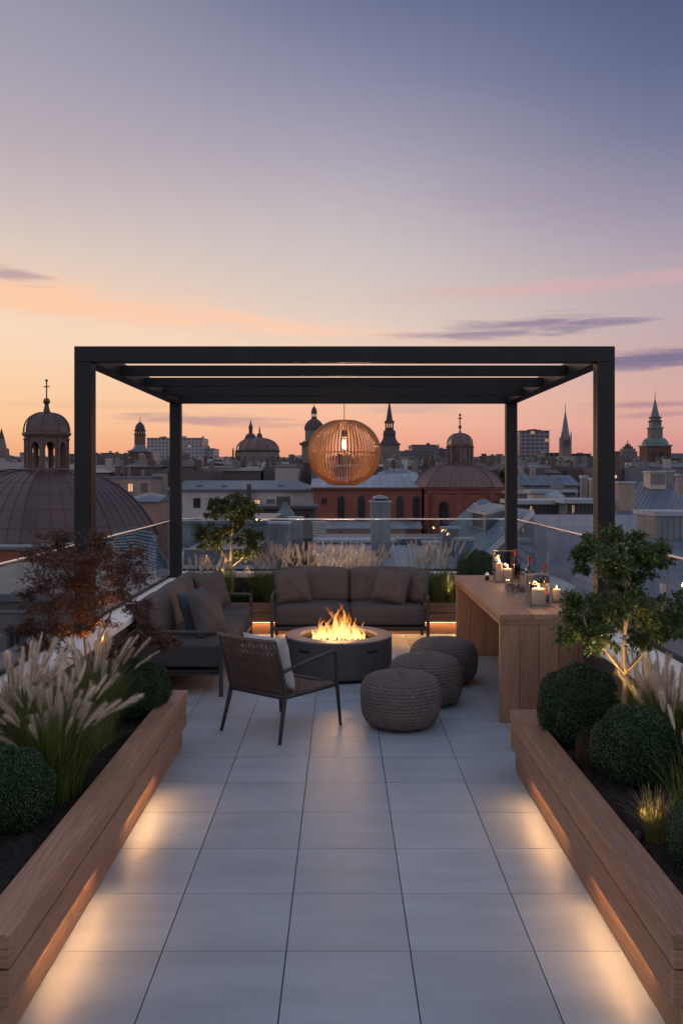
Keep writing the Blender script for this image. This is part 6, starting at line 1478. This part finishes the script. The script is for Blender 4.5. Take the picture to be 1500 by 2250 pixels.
# wide blue-grey roof on the right
br = thing('blue_roof_house', 'house with broad blue-grey sheet roof right of the bar, behind the glass', 'house', (X(1300, 30), 30, G))
seams(P(1150, 1290, 21), P(1560, 1330, 18), P(1560, 1131, 40), P(1136, 1131, 40), 14, .12, m_zinc, 'roof', br, rib=.04, width=.04, rows=3)
MB().b2((X(1136, 40), 40.05, G), (X(1560, 40), 41, H(1133, 40))).build('wall', m_grey, br)
MB().b2((P(1345, 1170, 33)[0], 33, H(1215, 33)), (P(1445, 1170, 33)[0], 36, H(1168, 33))).build('roof_box', m_zincd, br)
mm = thing('square_vent_house', 'big square metal-panelled vent house at the right edge on the blue-grey roof', 'vent house', (X(1475, 30), 30, G))
x0, x1 = X(1440, 30), X(1560, 30); MB().b2((x0, 30, G), (x1, 32, H(1134, 30))).build('wall', m_lead, mm); MB().b2((x0 - .1, 29.9, H(1134, 30) + .002), (x1 + .1, 32.1, H(1124, 30))).build('roof', m_zinc2, mm)
m = MB()
for q in range(1, 9): m.b2((x0 + (x1 - x0) * q / 9 - .012, 29.985, G), (x0 + (x1 - x0) * q / 9 + .012, 29.999, H(1135, 30)))
m.build('seam_strips', m_zincd, mm)
fr2 = thing('far_right_house', 'house with long seamed roof sloping down to the left at the right edge', 'house', (X(1450, 52), 52, G))
seams(P(1352, 1134, 46), P(1600, 1134, 46), P(1600, 1062, 60), P(1405, 1060, 60), 24, .12, m_zinc, 'roof', fr2, rib=.06, width=.05)
MB().b2((X(1352, 46), 46.2, G), (X(1600, 46), 60, H(1136, 46))).build('wall', m_grey, fr2)
chimney_on(fr2, X(1384, 47), 48.0, H(1125, 47), 36 * 47 / F, .9, (1125 - 1062) * 47 / F, m_tan)
c3 = chimney_on(fr2, X(1449, 56), 57, H(1075, 56), 34 * 56 / F, 1.3, (1075 - 1038) * 56 / F, m_cream); 
m = MB(); x0 = X(1432, 56); 
for q in range(7): m.b2((x0 + q * .142, 56.28, H(1064, 56)), (x0 + q * .142 + .06, 56.349, H(1040, 56)))
m.build('louvre', m_grey, c3)
chimney_on(fr2, X(1475, 58), 59, H(1070, 58), 18 * 58 / F, 1.2, (1070 - 1037) * 58 / F, m_grey); chimney_on(fr2, X(1493, 50), 50, H(1085, 50), 14 * 50 / F, .4, (1085 - 1045) * 50 / F, m_tan)
# left: buildings seen through the left glass
lh = thing('left_house', 'grey house with blue-grey seamed roof and tall window seen through the left glass', 'house', (X(20, 17), 17, G))
zt = H(1318, 16); x0, x1 = X(-260, 16), X(300, 16)
MB().b2((x0, 16, G), (x1, 21.5, zt)).build('wall', m_grey, lh)
MB().b2((x0 - .1, 15.75, zt + .002), (x1 + .1, 15.99, zt + .12)).build('gutter', m_zincd, lh)
MB().b2((x0, 15.93, H(1345, 16)), (x1, 15.99, H(1338, 16))).build('cornice', m_zinc2, lh)
seams((x0 - .1, 15.8, zt + .13), (x1 + .1, 15.8, zt + .13), (X(270, 21), 21, H(1236, 21)), (X(-240, 21), 21, H(1236, 21)), 9, .1, m_zincd, 'roof', lh, rib=.035, width=.03)
for px in (-60, 36, 150, 240): window(lh, X(px, 16), 15.996, H(1440, 16), .28, .55)
ls = thing('curved_roof_house', 'house with pale curved seamed roof below the big dome, behind the glass', 'house', (X(330, 30), 30, G))
m = MB(); rows_ = 16; pts = []
for i in range(rows_ + 1):
    u = i / rows_
    a = Vector(P(250, 1172, 34)).lerp(Vector(P(250, 1300, 20)), u); b2 = Vector(P(334, 1166, 34)).lerp(Vector(P(425, 1290, 20)), u); sag = math.sin(math.pi * u) * -.35
    pts.append([a, a.lerp(b2, .5) + Vector((0, 0, sag * .5 + .12)), b2 + Vector((0, 0, sag))])
for i in range(rows_):
    for j in range(2): m.slab(pts[i][j], pts[i][j + 1], pts[i + 1][j + 1], pts[i + 1][j], .08)
for i in range(rows_ + 1): m.tube([p + Vector((0, 0, .02)) for p in pts[i]], .028, 4, 0)
m.build('roof', m_zinc, ls)
vs = [pts[0][2], pts[rows_][2]]; m = MB(); m.add([vs[0] - Vector((.1, 0, .1)), vs[1] - Vector((.1, 0, .1)), (vs[1].x - .1, vs[1].y, G), (vs[0].x - .1, vs[0].y, G)], [(0, 1, 2, 3)]); m.add([pts[rows_][0] - Vector((0, 0, .1)), pts[rows_][2] - Vector((.1, 0, .1)), (pts[rows_][2].x - .1, pts[rows_][2].y, G), (pts[rows_][0].x, pts[rows_][0].y, G)], [(3, 2, 1, 0)]); m.build('wall', m_lead, ls)
for o in COL.objects:
    if o.parent is None and o.get('category') and not o.get('kind'): o['kind'] = 'thing'
